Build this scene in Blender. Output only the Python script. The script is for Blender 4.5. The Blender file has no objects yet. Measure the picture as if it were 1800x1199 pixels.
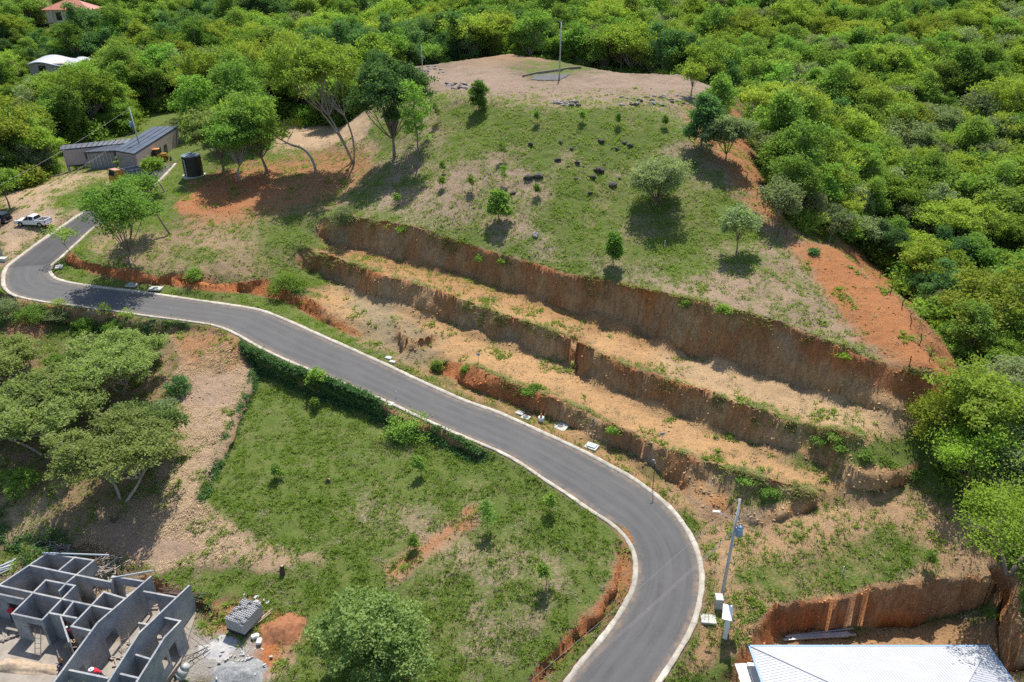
import bpy, bmesh, math, random
import numpy as np
from mathutils import Vector, Matrix
from mathutils.geometry import delaunay_2d_cdt

# ---------------------------------------------------------------- camera, sky, sun, exposure
SC = bpy.context.scene
COL = SC.collection
PI = math.pi
FPX, PITCH, CAMH = 1300.0, math.radians(27.0), 50.0        # focal length in photo pixels, tilt, drone height
cam = bpy.data.cameras.new('camera'); camo = bpy.data.objects.new('camera', cam); COL.objects.link(camo)
cam.sensor_width = 36.0; cam.lens = FPX / 1800.0 * 36.0
cam.clip_start = 0.5; cam.clip_end = 5000.0
camo.location = (0, 0, CAMH); camo.rotation_euler = (PI / 2 - PITCH, 0, 0)
SC.camera = camo
SUN_EL, SUN_AZ = math.radians(61.0), math.radians(8.0)      # azimuth clockwise from +Y
wd = bpy.data.worlds.new('World'); SC.world = wd; wd.use_nodes = True
nt = wd.node_tree
sky = nt.nodes.new('ShaderNodeTexSky'); sky.sky_type = 'NISHITA'; sky.sun_disc = False
sky.sun_elevation = SUN_EL; sky.sun_rotation = SUN_AZ; sky.air_density = 1.0; sky.dust_density = 1.0
bg = nt.nodes['Background']; bg.inputs['Strength'].default_value = 0.135
nt.links.new(sky.outputs[0], bg.inputs[0])
sl = bpy.data.lights.new('sun', 'SUN'); sl.energy = 5.0; sl.angle = math.radians(0.5); sl.color = (1.0, 0.955, 0.88)
so = bpy.data.objects.new('sun', sl); COL.objects.link(so)
sd = Vector((math.sin(SUN_AZ) * math.cos(SUN_EL), math.cos(SUN_AZ) * math.cos(SUN_EL), math.sin(SUN_EL)))
so.rotation_euler = sd.to_track_quat('Z', 'Y').to_euler(); so.location = (20, 100, 120)
SC.view_settings.view_transform = 'Standard'; SC.view_settings.look = 'None'
SC.view_settings.exposure = 0.52; SC.view_settings.gamma = 1.0
try: SC.view_settings.use_curve_mapping = False
except Exception: pass

SC.cycles.use_denoising = False
rng = np.random.default_rng(7); random.seed(7)

# ---------------------------------------------------------------- pixel -> direction helpers
FWD = np.array([0, math.cos(PITCH), -math.sin(PITCH)]); UPV = np.array([0, math.sin(PITCH), math.cos(PITCH)])
CAMP = np.array([0, 0, CAMH])
def ray(px, py): return FWD + np.array([1., 0, 0]) * (px - 900) / FPX - UPV * (py - 599.5) / FPX
def atz(px, py, z):
    d = ray(px, py); return CAMP + (z - CAMH) / d[2] * d
def topix(P):
    v = np.asarray(P, float) - CAMP; w = np.maximum(v @ FWD, 1e-3)
    return 900 + FPX * v[..., 0] / w, 599.5 - FPX * (v @ UPV) / w
def march(p0, px, py, s):
    d = ray(px, py); ts = np.linspace(20, 260, 24001)
    f = (CAMH + ts * d[2] - p0[2]) - s * np.hypot(ts * d[0] - p0[0], ts * d[1] - p0[1])
    i = np.where(f[:-1] * f[1:] <= 0)[0]
    if len(i) == 0: return atz(px, py, p0[2])
    k = min(i, key=lambda q: abs(ts[q] - np.linalg.norm(p0 - CAMP)))
    return CAMP + ts[k] * d

# ---------------------------------------------------------------- numpy noise
def _h(ix, iy, iz, seed):
    n = (ix.astype(np.int64) * 374761393 + iy.astype(np.int64) * 668265263 + iz.astype(np.int64) * 2147483647 + seed * 974634721) & 0xffffffff
    n = ((n ^ (n >> 13)) * 1274126177) & 0xffffffff
    return ((n ^ (n >> 16)) & 0xffff) / 65535.0
def vnoise(x, y, z=None, seed=0):
    x = np.asarray(x, float); y = np.asarray(y, float); z = np.zeros_like(x) if z is None else np.asarray(z, float)
    ix, iy, iz = np.floor(x), np.floor(y), np.floor(z); fx, fy, fz = x - ix, y - iy, z - iz
    fx, fy, fz = [f * f * (3 - 2 * f) for f in (fx, fy, fz)]
    r = 0
    for dx in (0, 1):
        for dy in (0, 1):
            for dz in (0, 1):
                w = (fx if dx else 1 - fx) * (fy if dy else 1 - fy) * (fz if dz else 1 - fz)
                r = r + w * _h(ix + dx, iy + dy, iz + dz, seed)
    return r * 2 - 1
def fbm(x, y, z=None, o=4, seed=0):
    r = 0; a = 1; f = 1; t = 0
    for k in range(o):
        r = r + a * vnoise(np.asarray(x) * f, np.asarray(y) * f, None if z is None else np.asarray(z) * f, seed + k * 17); t += a; a *= .5; f *= 2.03
    return r / t
def sstep(a, b, x):
    t = np.clip((x - a) / (b - a), 0, 1); return t * t * (3 - 2 * t)

# ---------------------------------------------------------------- tagging / linking
def tag(o, label=None, cat=None, group=None, kind=None):
    if label: o['label'] = label
    if cat: o['category'] = cat
    if group: o['group'] = group
    if kind or cat: o['kind'] = kind or 'thing'
    return o
def empty(name, loc=(0, 0, 0), rz=0.0):
    o = bpy.data.objects.new(name, None); COL.objects.link(o); o.location = loc; o.rotation_euler = (0, 0, rz); o.empty_display_size = .2
    return o
def link(name, me, mat=None, parent=None):
    o = bpy.data.objects.new(name, me); COL.objects.link(o)
    if mat and not me.materials: me.materials.append(mat)
    if parent: o.parent = parent
    return o
def npmesh(name, V, F, mat=None, smooth=False):
    """V (n,3), F (m,k) uniform polygons"""
    V = np.asarray(V, np.float32); F = np.asarray(F, np.int32)
    me = bpy.data.meshes.new(name); me.vertices.add(len(V)); me.vertices.foreach_set('co', V.ravel())
    k = F.shape[1]; me.loops.add(F.size); me.loops.foreach_set('vertex_index', F.ravel())
    me.polygons.add(len(F)); me.polygons.foreach_set('loop_start', np.arange(0, F.size, k, dtype=np.int32))
    try: me.polygons.foreach_set('loop_total', np.full(len(F), k, np.int32))
    except Exception: pass
    if smooth: me.polygons.foreach_set('use_smooth', np.ones(len(F), bool))
    me.update(calc_edges=True)
    if mat: me.materials.append(mat)
    return me
def setattr_(me, name, arr, typ='FLOAT'):
    a = me.attributes.new(name, typ, 'POINT')
    if typ == 'FLOAT': a.data.foreach_set('value', np.asarray(arr, np.float32))
    else:
        c = np.ones((len(arr), 4), np.float32); c[:, :3] = arr; a.data.foreach_set('color', c.ravel())

# ---------------------------------------------------------------- material helpers
def nodemat(name):
    m = bpy.data.materials.new(name); m.use_nodes = True; t = m.node_tree
    return m, t, t.nodes['Principled BSDF']
def N(t, typ, **k):
    n = t.nodes.new(typ)
    for a, b in k.items():
        if a.startswith('i_'): n.inputs[a[2:].replace('_', ' ')].default_value = b
        else: setattr(n, a, b)
    return n
def mixc(t, fac, a, b, mode='MIX'):
    n = t.nodes.new('ShaderNodeMix'); n.data_type = 'RGBA'; n.blend_type = mode
    for s, v in ((0, fac), (6, a), (7, b)):
        if hasattr(v, 'is_linked') or isinstance(v, bpy.types.NodeSocket): t.links.new(v, n.inputs[s])
        elif isinstance(v, (int, float)): n.inputs[s].default_value = v if s == 0 else (v, v, v, 1)
        else: n.inputs[s].default_value = (*v, 1) if len(v) == 3 else v
    return n.outputs[2]
def mapr(t, v, a, b, c=0., d=1.):
    n = N(t, 'ShaderNodeMapRange'); t.links.new(v, n.inputs[0])
    for i, q in zip((1, 2, 3, 4), (a, b, c, d)): n.inputs[i].default_value = q
    return n.outputs[0]
def noise(t, vec, scale, detail=4, rough=.6):
    n = N(t, 'ShaderNodeTexNoise'); n.inputs['Scale'].default_value = scale; n.inputs['Detail'].default_value = detail; n.inputs['Roughness'].default_value = rough
    if vec is not None: t.links.new(vec, n.inputs['Vector'])
    return n.outputs[0]
def bump(t, b, h, strength, dist):
    n = N(t, 'ShaderNodeBump'); n.inputs['Strength'].default_value = strength; n.inputs['Distance'].default_value = dist
    t.links.new(h, n.inputs['Height']); t.links.new(n.outputs[0], b.inputs['Normal'])
def simple(name, col, rough=.8, var=.25, scale=3., metal=0., bmp=0., spec=.3):
    """base colour broken up by two noises in object space"""
    m, t, b = nodemat(name)
    tc = N(t, 'ShaderNodeTexCoord').outputs['Object']
    n1 = noise(t, tc, scale, 5, .65); n2 = noise(t, tc, scale * .21, 3)
    c = mixc(t, mapr(t, n1, .3, .7), [x * (1 - var) for x in col], [min(1, x * (1 + var)) for x in col])
    c = mixc(t, mapr(t, n2, .35, .7, 0, var), c, [x * .6 for x in col])
    t.links.new(c, b.inputs['Base Color']); b.inputs['Roughness'].default_value = rough; b.inputs['Metallic'].default_value = metal
    b.inputs['Specular IOR Level'].default_value = spec
    if bmp: bump(t, b, n1, bmp, .05)
    return m
# ================================================================ TERRAIN CONTROL DATA
# every entry: photo pixel + elevation (m); a pixel gives the direction, the elevation the distance
ROADP = [((930,1290),(1022,1370),-4.9),((1003,1199),(1100,1270),-4.2),((1030,1163),(1130,1227),-3.8),((1067,1120),(1165,1178),-3.2),((1103,1067),(1208,1108),-2.6),
 ((1120,1027),(1226,1050),-2.1),((1122,987),(1227,992),-1.7),((1110,953),(1208,940),-1.2),((1083,923),(1172,892),-.6),((1043,897),(1117,848),-.1),
 ((1000,867),(1068,820),.4),((953,837),(1013,791),.9),((897,800),(952,763),1.5),((825,769),(878,729),2.1),((763,742),(813,706),2.7),((677,702),(737,672),3.4),
 ((600,669.5),(665,638),4.2),((534,643.6),(605,611),5.0),((467,613.5),(540,582),5.9),((420,587),(490,560),6.5),((384,572),(447,545),6.9),((334,563.5),(381,535),7.2),
 ((267,555),(319,526),7.6),((200,545),(253,516),8.0),((140,537),(195,509),8.4),((83,530),(140,502),8.8),((33,520),(105,495),9.1),((13,507),(90,488),9.3),
 ((9.3,490),(84,478),9.5),((13,473),(87,467),9.7),((26.7,460),(100,456),10.0),((66.7,430),(131,428),10.6),((110,400),(162,400),11.4),((140,379),(186,386),12.1),((184,351),(226,360),13.0),
 ((236,317),(272,323),14.3),((283,291),(306,288),15.1)]
LN = {
'toeC':[(773,657,3.0),(813,677,2.7),(867,697,2.2),(917,717,1.8),(960,730,1.5),(1007,750,1.1),(1014,764,.9),(1067,784,.55),(1100,797,.3),(1147,823,0),(1200,865,-.5),(1250,903,-.7),(1300,920,-.6),(1340,923,-.4),(1367,917,-.1),(1407,903,.3),(1440,890,.7)],
'creC':[(775,641,3.5),(800,637,4.2),(833,643,4.7),(877,663,4.4),(934,690,4.0),(974,697,3.9),(1000,710,3.5),(1027,720,3.2),(1084,757,2.7),(1134,777,2.6),(1184,792,2.6),(1283,827,2.7),(1333,837,2.75),(1387,853,2.6),(1433,870,2.2)],
'toeB':[(545,478,7.7),(600,503,7.1),(677,533,6.5),(743,553,6.1),(787,563,5.8),(840,587,5.4),(890,603,4.9),(960,630,4.3),(1007,640,4.0),(1014,663,3.7),(1044,673,3.5),(1100,693,3.3),(1167,723,3.2),(1200,730,3.2),(1267,758,3.0),(1333,783,2.9),(1400,800,2.8),(1443,820,2.6),(1487,857,2.3),(1513,868,2.2),(1560,857,2.5),(1600,843,2.9)],
'creB':[(550,445),(600,459),(677,483),(760,507),(817,530),(877,553),(934,570),(984,587),(1030,607),(1047,620),(1094,640),(1150,660),(1200,675),(1283,707),(1340,723),(1377,740),(1433,750),(1500,763)],
'toeA':[(575,425),(600,432),(677,450),(733,462),(787,477),(854,497),(917,517),(984,543),(1067,567),(1134,590),(1194,617),(1283,645),(1350,663),(1413,683),(1484,700),(1567,730),(1647,737)],
'creA':[(578,383),(610,384),(650,388),(700,394),(733,400),(817,432),(877,447),(934,463),(1000,482),(1100,503),(1167,517),(1200,525),(1267,537),(1333,557),(1380,573),(1427,590),(1484,613),(1554,640),(1590,653),(1647,667),(1697,683)],
}
W3 = {k: [atz(*p) for p in v] for k, v in LN.items() if len(v[0]) == 3}
def zat(key, px):
    xs = [topix(p)[0] for p in W3[key]]; i = np.argsort(xs); P = np.array(W3[key])[i]; xs = np.array(xs)[i]
    return np.array([np.interp(px, xs, P[:, c]) for c in range(3)])
W3['creB'] = [march(zat('toeB', px), px, py, 2.4 if px < 1380 else 1.3) for px, py in LN['creB']]
W3['toeA'] = [march(zat('creB', px), px, py, .05) for px, py in LN['toeA']]
W3['creA'] = [march(zat('toeA', px), px, py, 3.0 if px < 1200 else (2.2 if px < 1500 else 1.6)) for px, py in LN['creA']]
PL = [                                                         # more polylines (px,py,z)
 [(127,443,11.2),(143,460,10.6),(187,470,10.3),(233,475,10.0),(284,487,9.4),(334,497,8.9),(384,500,8.7),(434,497,8.6),(467,490,8.7),(500,505,8.0),(514,521,7.5),(540,522,7.5),(567,540,7.0),(600,557,6.2),(620,573,5.5),(633,589,4.9)],
 [(118,460,9.95),(160,480,9.4),(200,490,9.0),(250,497,8.6),(300,502,8.2),(367,512,7.6),(434,515,7.2),(484,525,6.7),(512,534,6.3),(550,557,5.7),(587,575,5.1),(610,585,4.8),(634,593,4.55)],
 [(702,566,6.2),(707,587,6.15),(727,597,6.0),(760,590,5.8)],
 [(695,588,5.3),(706,623,3.5),(742,615,3.8),(765,602,4.8)],
 [(384,582,6.7),(420,602,6.3),(442,615,6.0),(500,645,5.2),(560,669,4.4),(620,694,3.6),(665,713,3.1),(700,731,2.7),(760,762,2.0),(840,803,1.3)],
 [(440,633,4.5),(500,669,3.2),(560,698,2.1),(620,723,1.4),(665,741,1.1),(700,753,1.1),(760,778,1.1),(840,811,.8)],
 [(445,650,4.0),(430,690,3.4),(400,760,2.3),(370,830,1.2),(345,880,.5)],
 [(455,656,3.4),(440,693,2.8),(410,763,1.7),(380,833,.7),(356,884,.1)],
 [(0,528,8.9),(80,541,8.4),(150,549,7.95),(240,560,7.4),(320,571,6.9)],
 [(0,552,6.6),(80,567,6.1),(150,580,5.6),(240,592,5.4),(318,590,6.0)],
 [(1070,945,-.6),(1085,985,-1.1),(1078,1010,-1.35),(1050,1060,-1.95),(1010,1110,-2.6),(960,1165,-3.4),(930,1199,-3.9)],
 [(1086,950,-1.0),(1094,986,-1.9),(1089,1014,-2.2),(1062,1065,-2.9),(1022,1115,-3.5),(973,1169,-4.3),(943,1203,-4.8)],
 [(1215,1215,-4.2),(1270,1180,-3.6),(1300,1140,-2.9),(1340,1085,-2.0),(1360,1065,-1.7),(1450,1052,-1.3),(1500,1045,-1.0),(1540,1030,-.6),(1620,1018,-.2),(1700,1012,.2),(1745,1020,.4),(1790,1075,.2),(1840,1190,-1)],
 [(1300,1215,-5.0),(1340,1165,-4.9),(1372,1117,-4.7),(1500,1098,-4.7),(1600,1098,-4.7),(1728,1097,-4.7),(1775,1199,-4.9)],
 [(40,962,-1.0),(150,978,-1.5),(262,1016,-1.9),(352,1056,-2.3),(372,1072,-2.5)],
 [(38,975,-2.9),(148,992,-3.1),(258,1030,-3.1),(345,1070,-3.1),(366,1086,-3.1)],
  [(1462,812,3.9),(1487,824,4.1),(1513,831,4.15),(1560,826,4.3),(1604,812,4.3)],
 [(760,165,28.2),(830,174,28.4),(900,179,28.5),(1000,184,28.5),(1100,184,28.5),(1200,172,28.5),(1262,165,28.2)],
]
PT = [ # scattered points (px,py,z)
 (300,592,6.2),(340,582,6.6),(390,640,4.9),(330,650,4.6),(330,700,3.4),(380,700,3.4),(300,800,1.6),(350,780,2.0),(200,720,2.8),(100,700,3.2),(0,700,3.4),(0,620,5.2),(60,600,5.6),(150,620,4.6),(250,640,4.4),
 (0,850,1.0),(100,900,0),(200,900,-.2),(300,900,0),(40,950,-.8),(270,960,-1.3),(150,950,-1.1),
 (550,720,1.5),(480,800,.7),(420,900,-.5),(600,850,-.2),(700,800,.6),(800,850,.2),(900,870,.3),(700,950,-1.2),(850,1000,-1.4),(1000,930,-.3),(960,1050,-1.9),(600,1050,-2.5),(480,1050,-2.4),
 (440,1110,-3.0),(750,1100,-3.0),(900,1120,-3.0),(600,1199,-4.0),(800,1199,-4.1),(430,1199,-3.6),(300,1150,-3.1),(100,1100,-3.1),(0,1050,-3.1),(150,1199,-3.2),(0,1199,-3.3),(350,950,-1.2),(350,1010,-2.0),
 (1255,960,-1.25),(1300,970,-.9),(1400,930,.3),(1500,900,1.3),(1600,875,2.4),(1300,1040,-1.7),(1400,1000,-.7),(1550,960,.6),(1650,935,1.7),(1250,1100,-2.6),(1250,1170,-3.5),(1430,1160,-4.9),(1650,1160,-4.9),
 (1620,838,3.2),(1680,885,2.6),(1740,965,2.0),(1800,1010,1.8),(1700,745,6.3),(1760,800,4.6),(1800,850,3.4),(1660,765,6.2),(1640,790,5.2),(1540,782,5.6),(1590,800,4.8),
 (680,603,4.5),(740,645,3.2),(640,560,6.1),
 (162,385,12.4),(300,410,12.7),(400,382,13.4),(440,432,11.6),(340,470,10.6),(490,462,9.9),(430,470,9.9),(250,430,11.7),(520,420,12.0),(500,380,13.7),(550,350,15.0),(600,340,15.3),(470,303,16.4),(400,330,15.6),(330,312,15.0),(540,300,17.0),(620,280,18.2),(690,275,20.2),
 (480,264,17.6),(560,266,18.2),(480,205,18.6),(620,205,19.6),(560,203,19),(420,250,17.0),
 (60,390,12.5),(0,400,12.2),(150,350,13.3),(0,450,10.3),(60,330,13.3),(200,320,14.6),(120,305,14.4),(0,360,12.8),(300,275,15.4),(210,300,14.8),
 (1320,300,21.3),(1380,400,17.0),(1490,430,16.2),(1550,490,14.9),(1600,560,13.6),(1640,620,12.9),(1690,662,11.9),(1232,200,26.8),(1225,250,24.5),(1300,230,23.8),
 (740,122,28.8),(860,112,29.1),(920,128,29.0),(940,138,28.9),(1000,134,28.9),(1050,122,29.2),(1210,128,29.0),(1290,158,27.6),(900,150,28.7),(1100,150,28.8),(700,140,27.6),(690,118,28.0),(840,104,28.6),(960,106,28.4),(890,98,28.8)]
XYZ = [ # points that the photograph does not show or shows too far away (world metres)
 (-150,150,11),(-105,152,12),(-110,135,11.5),(-95,120,11),(-120,220,20),(-70,190,18),(-60,175,19),(-30,185,24),(0,215,22),(50,195,20),(-200,300,33),(0,300,31),(150,300,32),(100,200,15),(45,160,20),(60,140,12),
 (80,150,6),(64,118,3),(100,130,2),(150,150,8),(220,220,20),(48,98,9),(57,84,6),(70,80,1),(90,90,-1),(62,62,2),(80,60,0),(54,50,0),(50,56,1.4),(60,35,-6),(0,32,-6),(-50,35,-5),(0,-60,-18),(-200,-60,-10),(200,-60,-20),
 (-90,100,8),(-82,90,6),(-75,70,2),(-62,55,-1.5),(-120,90,5),(-200,100,5),(200,90,-3),(-500,300,40),(500,300,40),(-701,901,80),(701,901,80),(0,901,75),(0,500,50),(-300,500,55),(300,500,52),(-701,-61,0),(701,-61,-10)]
# ---- road cross sections, smoothed
def catmull(P, n):
    P = np.array(P, float); P = np.vstack([2 * P[0] - P[1], P, 2 * P[-1] - P[-2]]); out = []
    for i in range(1, len(P) - 2):
        t = np.linspace(0, 1, n, endpoint=False)[:, None]; a, b, c, d = P[i - 1:i + 3]
        out.append(.5 * ((2 * b) + (-a + c) * t + (2 * a - 5 * b + 4 * c - d) * t ** 2 + (-a + 3 * b - 3 * c + d) * t ** 3))
    out.append(P[-2][None]); return np.vstack(out)
RL = catmull([atz(*l, z) for l, r, z in ROADP], 8); RR = catmull([atz(*r, z) for l, r, z in ROADP], 8)
for _ in range(6):
    for Q in (RL, RR): Q[1:-1] = .5 * Q[1:-1] + .25 * (Q[:-2] + Q[2:])
RC = (RL + RR) / 2
# ---- TIN
pts, edges = [], []
def addline(P):
    b = len(pts); pts.extend([tuple(p) for p in P]); edges.extend([(b + i, b + i + 1) for i in range(len(P) - 1)])
BREAK = []
for k in W3: addline(W3[k]); BREAK.append(np.array(W3[k]))
for l in PL: P = [atz(*p) for p in l]; addline(P); BREAK.append(np.array(P))
for p in PT: pts.append(tuple(atz(*p)))
pts.extend(XYZ)
dRL = (RL - RC); dRL /= np.linalg.norm(dRL, axis=1)[:, None]; dRR = -dRL
for Q, d in ((RL, dRL), (RR, dRR)):
    e = Q + d * .9; e[:, 2] = Q[:, 2] + .06; addline(e[::3])
pts3 = np.array(pts)
vo, eo, fo, ov, oe, of = delaunay_2d_cdt([Vector((p[0], p[1])) for p in pts], edges, [], 0, 1e-4)
vz = np.array([np.mean([pts3[j][2] for j in o]) if len(o) else np.nan for o in ov]); vxy = np.array([(v.x, v.y) for v in vo])
for i in np.where(np.isnan(vz))[0]:                             # crossing of two breaklines
    d = np.hypot(*(pts3[:, :2] - vxy[i]).T); k = np.argsort(d)[:3]; vz[i] = np.average(pts3[k, 2], weights=1 / (d[k] + .01))
# ---- tensor grid, dense in the middle
STEP = .27
def axis(a, b, lo, hi, slow=-1e9):
    c = list(np.arange(a, b, STEP)); s = STEP; x = b; r = []
    while x < hi: r.append(x); s = min(s * 1.04, .75) if x < slow else min(s * 1.12, 14); x += s
    r.append(hi); s = STEP; x = a; l = []
    while x > lo: s = min(s * 1.12, 14); x -= s; l.append(max(x, lo))
    return np.array(l[::-1] + c + r)
GX = axis(-78, 58, -700, 700); GY = axis(37, 150, -60, 900, 205)
XX, YY = np.meshgrid(GX, GY); NY, NX = XX.shape
ZZ = np.full(XX.shape, np.nan)
for f in fo:
    if len(f) != 3: continue
    a, b, c = vxy[list(f)]; za, zb, zc = vz[list(f)]
    i0, i1 = np.searchsorted(GX, [min(a[0], b[0], c[0]) - 1e-6, max(a[0], b[0], c[0]) + 1e-6]); j0, j1 = np.searchsorted(GY, [min(a[1], b[1], c[1]) - 1e-6, max(a[1], b[1], c[1]) + 1e-6])
    if i1 <= i0 or j1 <= j0: continue
    det = (b[1] - c[1]) * (a[0] - c[0]) + (c[0] - b[0]) * (a[1] - c[1])
    if abs(det) < 1e-9: continue
    x = XX[j0:j1, i0:i1]; y = YY[j0:j1, i0:i1]
    u = ((b[1] - c[1]) * (x - c[0]) + (c[0] - b[0]) * (y - c[1])) / det; v = ((c[1] - a[1]) * (x - c[0]) + (a[0] - c[0]) * (y - c[1])) / det; w = 1 - u - v
    m = (u >= -1e-6) & (v >= -1e-6) & (w >= -1e-6)
    ZZ[j0:j1, i0:i1][m] = (u * za + v * zb + w * zc)[m]
if np.isnan(ZZ).any():
    m = np.isnan(ZZ); print('terrain holes', m.sum()); ZZ[m] = 0
# ---- distance to breaklines and to the road
def segdist(X, Y, P):
    """distance to polyline, only where near"""
    D = np.full(X.shape, 1e3); 
    for p, q in zip(P[:-1], P[1:]):
        lo = np.minimum(p[:2], q[:2]) - 6; hi = np.maximum(p[:2], q[:2]) + 6
        i0, i1 = np.searchsorted(GX, [lo[0], hi[0]]); j0, j1 = np.searchsorted(GY, [lo[1], hi[1]])
        if i1 <= i0 or j1 <= j0: continue
        x = X[j0:j1, i0:i1]; y = Y[j0:j1, i0:i1]; d = q[:2] - p[:2]; L = max(d @ d, 1e-9)
        t = np.clip(((x - p[0]) * d[0] + (y - p[1]) * d[1]) / L, 0, 1)
        e = np.hypot(x - p[0] - t * d[0], y - p[1] - t * d[1]); D[j0:j1, i0:i1] = np.minimum(D[j0:j1, i0:i1], e)
    return D
DB = np.full(XX.shape, 1e3)
for P in BREAK[:-1]: DB = np.minimum(DB, segdist(XX, YY, P))
# smooth everything except close to breaklines
sm = sstep(.5, 3.0, DB)
for r in range(60):
    A = ZZ.copy(); A[1:-1, 1:-1] = (ZZ[:-2, 1:-1] + ZZ[2:, 1:-1] + ZZ[1:-1, :-2] + ZZ[1:-1, 2:]) / 4; ZZ = ZZ + (A - ZZ) * sm
soft = .35 * (1 - sm)
for r in range(1):
    A = ZZ.copy(); A[1:-1, 1:-1] = (ZZ[:-2, 1:-1] + ZZ[2:, 1:-1] + ZZ[1:-1, :-2] + ZZ[1:-1, 2:]) / 4; ZZ = ZZ + (A - ZZ) * soft
gy, gx = np.gradient(ZZ, GY, GX); SLOPE = np.hypot(gx, gy)
CL = sstep(.8, 1.5, SLOPE)                                      # cut faces
far = sstep(160, 260, YY)
padm = sstep(126, 138, YY) * (1 - sstep(196, 210, YY)) * sstep(-34, -26, XX) * (1 - sstep(34, 44, XX))
ZZ = ZZ + padm * (.3 * fbm(XX * .12, YY * .12, o=3, seed=13) + .22 * fbm(XX * .6, YY * .6, o=3, seed=14))
ZZ = ZZ + (fbm(XX * .35, YY * .35, o=3, seed=3) * .22 + fbm(XX * 1.5, YY * 1.5, o=3, seed=5) * .13) * (1 - CL) * (1 - .4 * far) + far * 4 * fbm(XX * .02, YY * .02, o=3, seed=9)
# ---- flatten the road corridor
from mathutils.kdtree import KDTree
DR = np.full(XX.shape, 99.); RZ = np.zeros(XX.shape); HW = np.zeros(XX.shape)
kd = KDTree(len(RC)); [kd.insert((p[0], p[1], 0), i) for i, p in enumerate(RC)]; kd.balance()
hw = np.linalg.norm((RL - RR)[:, :2], axis=1) / 2
BB = (XX > RC[:, 0].min() - 8) & (XX < RC[:, 0].max() + 8) & (YY > RC[:, 1].min() - 8) & (YY < RC[:, 1].max() + 8)
tang = np.gradient(RC, axis=0)
RXY = RC[:, :2]
for j, i in zip(*np.where(BB)):
    x, y = XX[j, i], YY[j, i]
    _, k, d = kd.find((x, y, 0))
    if d < 9:
        tt = tang[k]; L2 = tt[0] ** 2 + tt[1] ** 2; s = ((x - RC[k, 0]) * tt[0] + (y - RC[k, 1]) * tt[1]) / L2
        DR[j, i] = math.sqrt(max(d * d - s * s * L2, 0)) if abs(s) < 1.5 else d; RZ[j, i] = RC[k, 2] + tt[2] * max(-1, min(1, s)); HW[j, i] = hw[k]
core = 1 - sstep(.85, 1.5, DR - HW)
ZZ = ZZ * (1 - core) + (RZ + .05) * core
ZZ = np.where(DR - HW < .62, RZ - .10, ZZ)
# ---------------------------------------------------------------- ground lookups
def ground(x, y):
    x = np.asarray(x, float); y = np.asarray(y, float)
    i = np.clip(np.searchsorted(GX, x) - 1, 0, NX - 2); j = np.clip(np.searchsorted(GY, y) - 1, 0, NY - 2)
    u = np.clip((x - GX[i]) / (GX[i + 1] - GX[i]), 0, 1); v = np.clip((y - GY[j]) / (GY[j + 1] - GY[j]), 0, 1)
    return ZZ[j, i] * (1 - u) * (1 - v) + ZZ[j, i + 1] * u * (1 - v) + ZZ[j + 1, i] * (1 - u) * v + ZZ[j + 1, i + 1] * u * v
_ts = np.r_[np.arange(25, 200, .15), np.arange(200, 900, 1.)]
def at(px, py, dz=0.):
    """point on the ground seen at a photo pixel"""
    P = CAMP + _ts[:, None] * ray(px, py); b = ground(P[:, 0], P[:, 1]) - P[:, 2] + dz
    k = np.where(b > 0)[0]; k = k[0] if len(k) else len(_ts) - 1
    if k: 
        w = b[k - 1] / (b[k - 1] - b[k] + 1e-9); p = P[k - 1] + (P[k] - P[k - 1]) * min(max(w, 0), 1)
    else: p = P[0]
    return Vector((p[0], p[1], float(ground(p[0], p[1]))))
# ---------------------------------------------------------------- soil colour / vegetation zones
VPX, VPY = topix(np.dstack([XX, YY, ZZ]))
jx = fbm(XX * .5, YY * .5, o=3, seed=21) * 22; jy = fbm(XX * .5, YY * .5, o=3, seed=22) * 14
QX, QY = VPX + jx * (YY < 400), VPY + jy
def inpoly(poly, soft=22., x=None, y=None):
    x = QX if x is None else x; y = QY if y is None else y
    P = np.array(poly, float); c = np.zeros(x.shape, bool); d = np.full(x.shape, 1e9)
    for (x0, y0), (x1, y1) in zip(P, np.roll(P, -1, 0)):
        if y0 != y1:
            k = ((y0 > y) != (y1 > y)) & (x < (x1 - x0) * (y - y0) / (y1 - y0) + x0); c ^= k
        dx, dy = x1 - x0, y1 - y0; t = np.clip(((x - x0) * dx + (y - y0) * dy) / max(dx * dx + dy * dy, 1e-9), 0, 1)
        d = np.minimum(d, np.hypot(x - x0 - t * dx, y - y0 - t * dy))
    s = np.where(c, d, -d); return sstep(-soft, soft, s)
C_FOREST = (.13, .11, .06); C_DRY = (.30, .235, .165); C_TAN = (.37, .265, .185); C_ORANGE = (.46, .285, .14); C_RIDGE = (.34, .165, .075)
C_PAD = (.285, .215, .16); C_RED = (.46, .17, .065); C_SAND = (.44, .32, .21); C_GREY = (.36, .34, .31); C_FACE = (.46, .295, .155)
RGBv = np.empty(XX.shape + (3,)); RGBv[:] = C_FOREST; VEG = np.full(XX.shape, .75)
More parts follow.
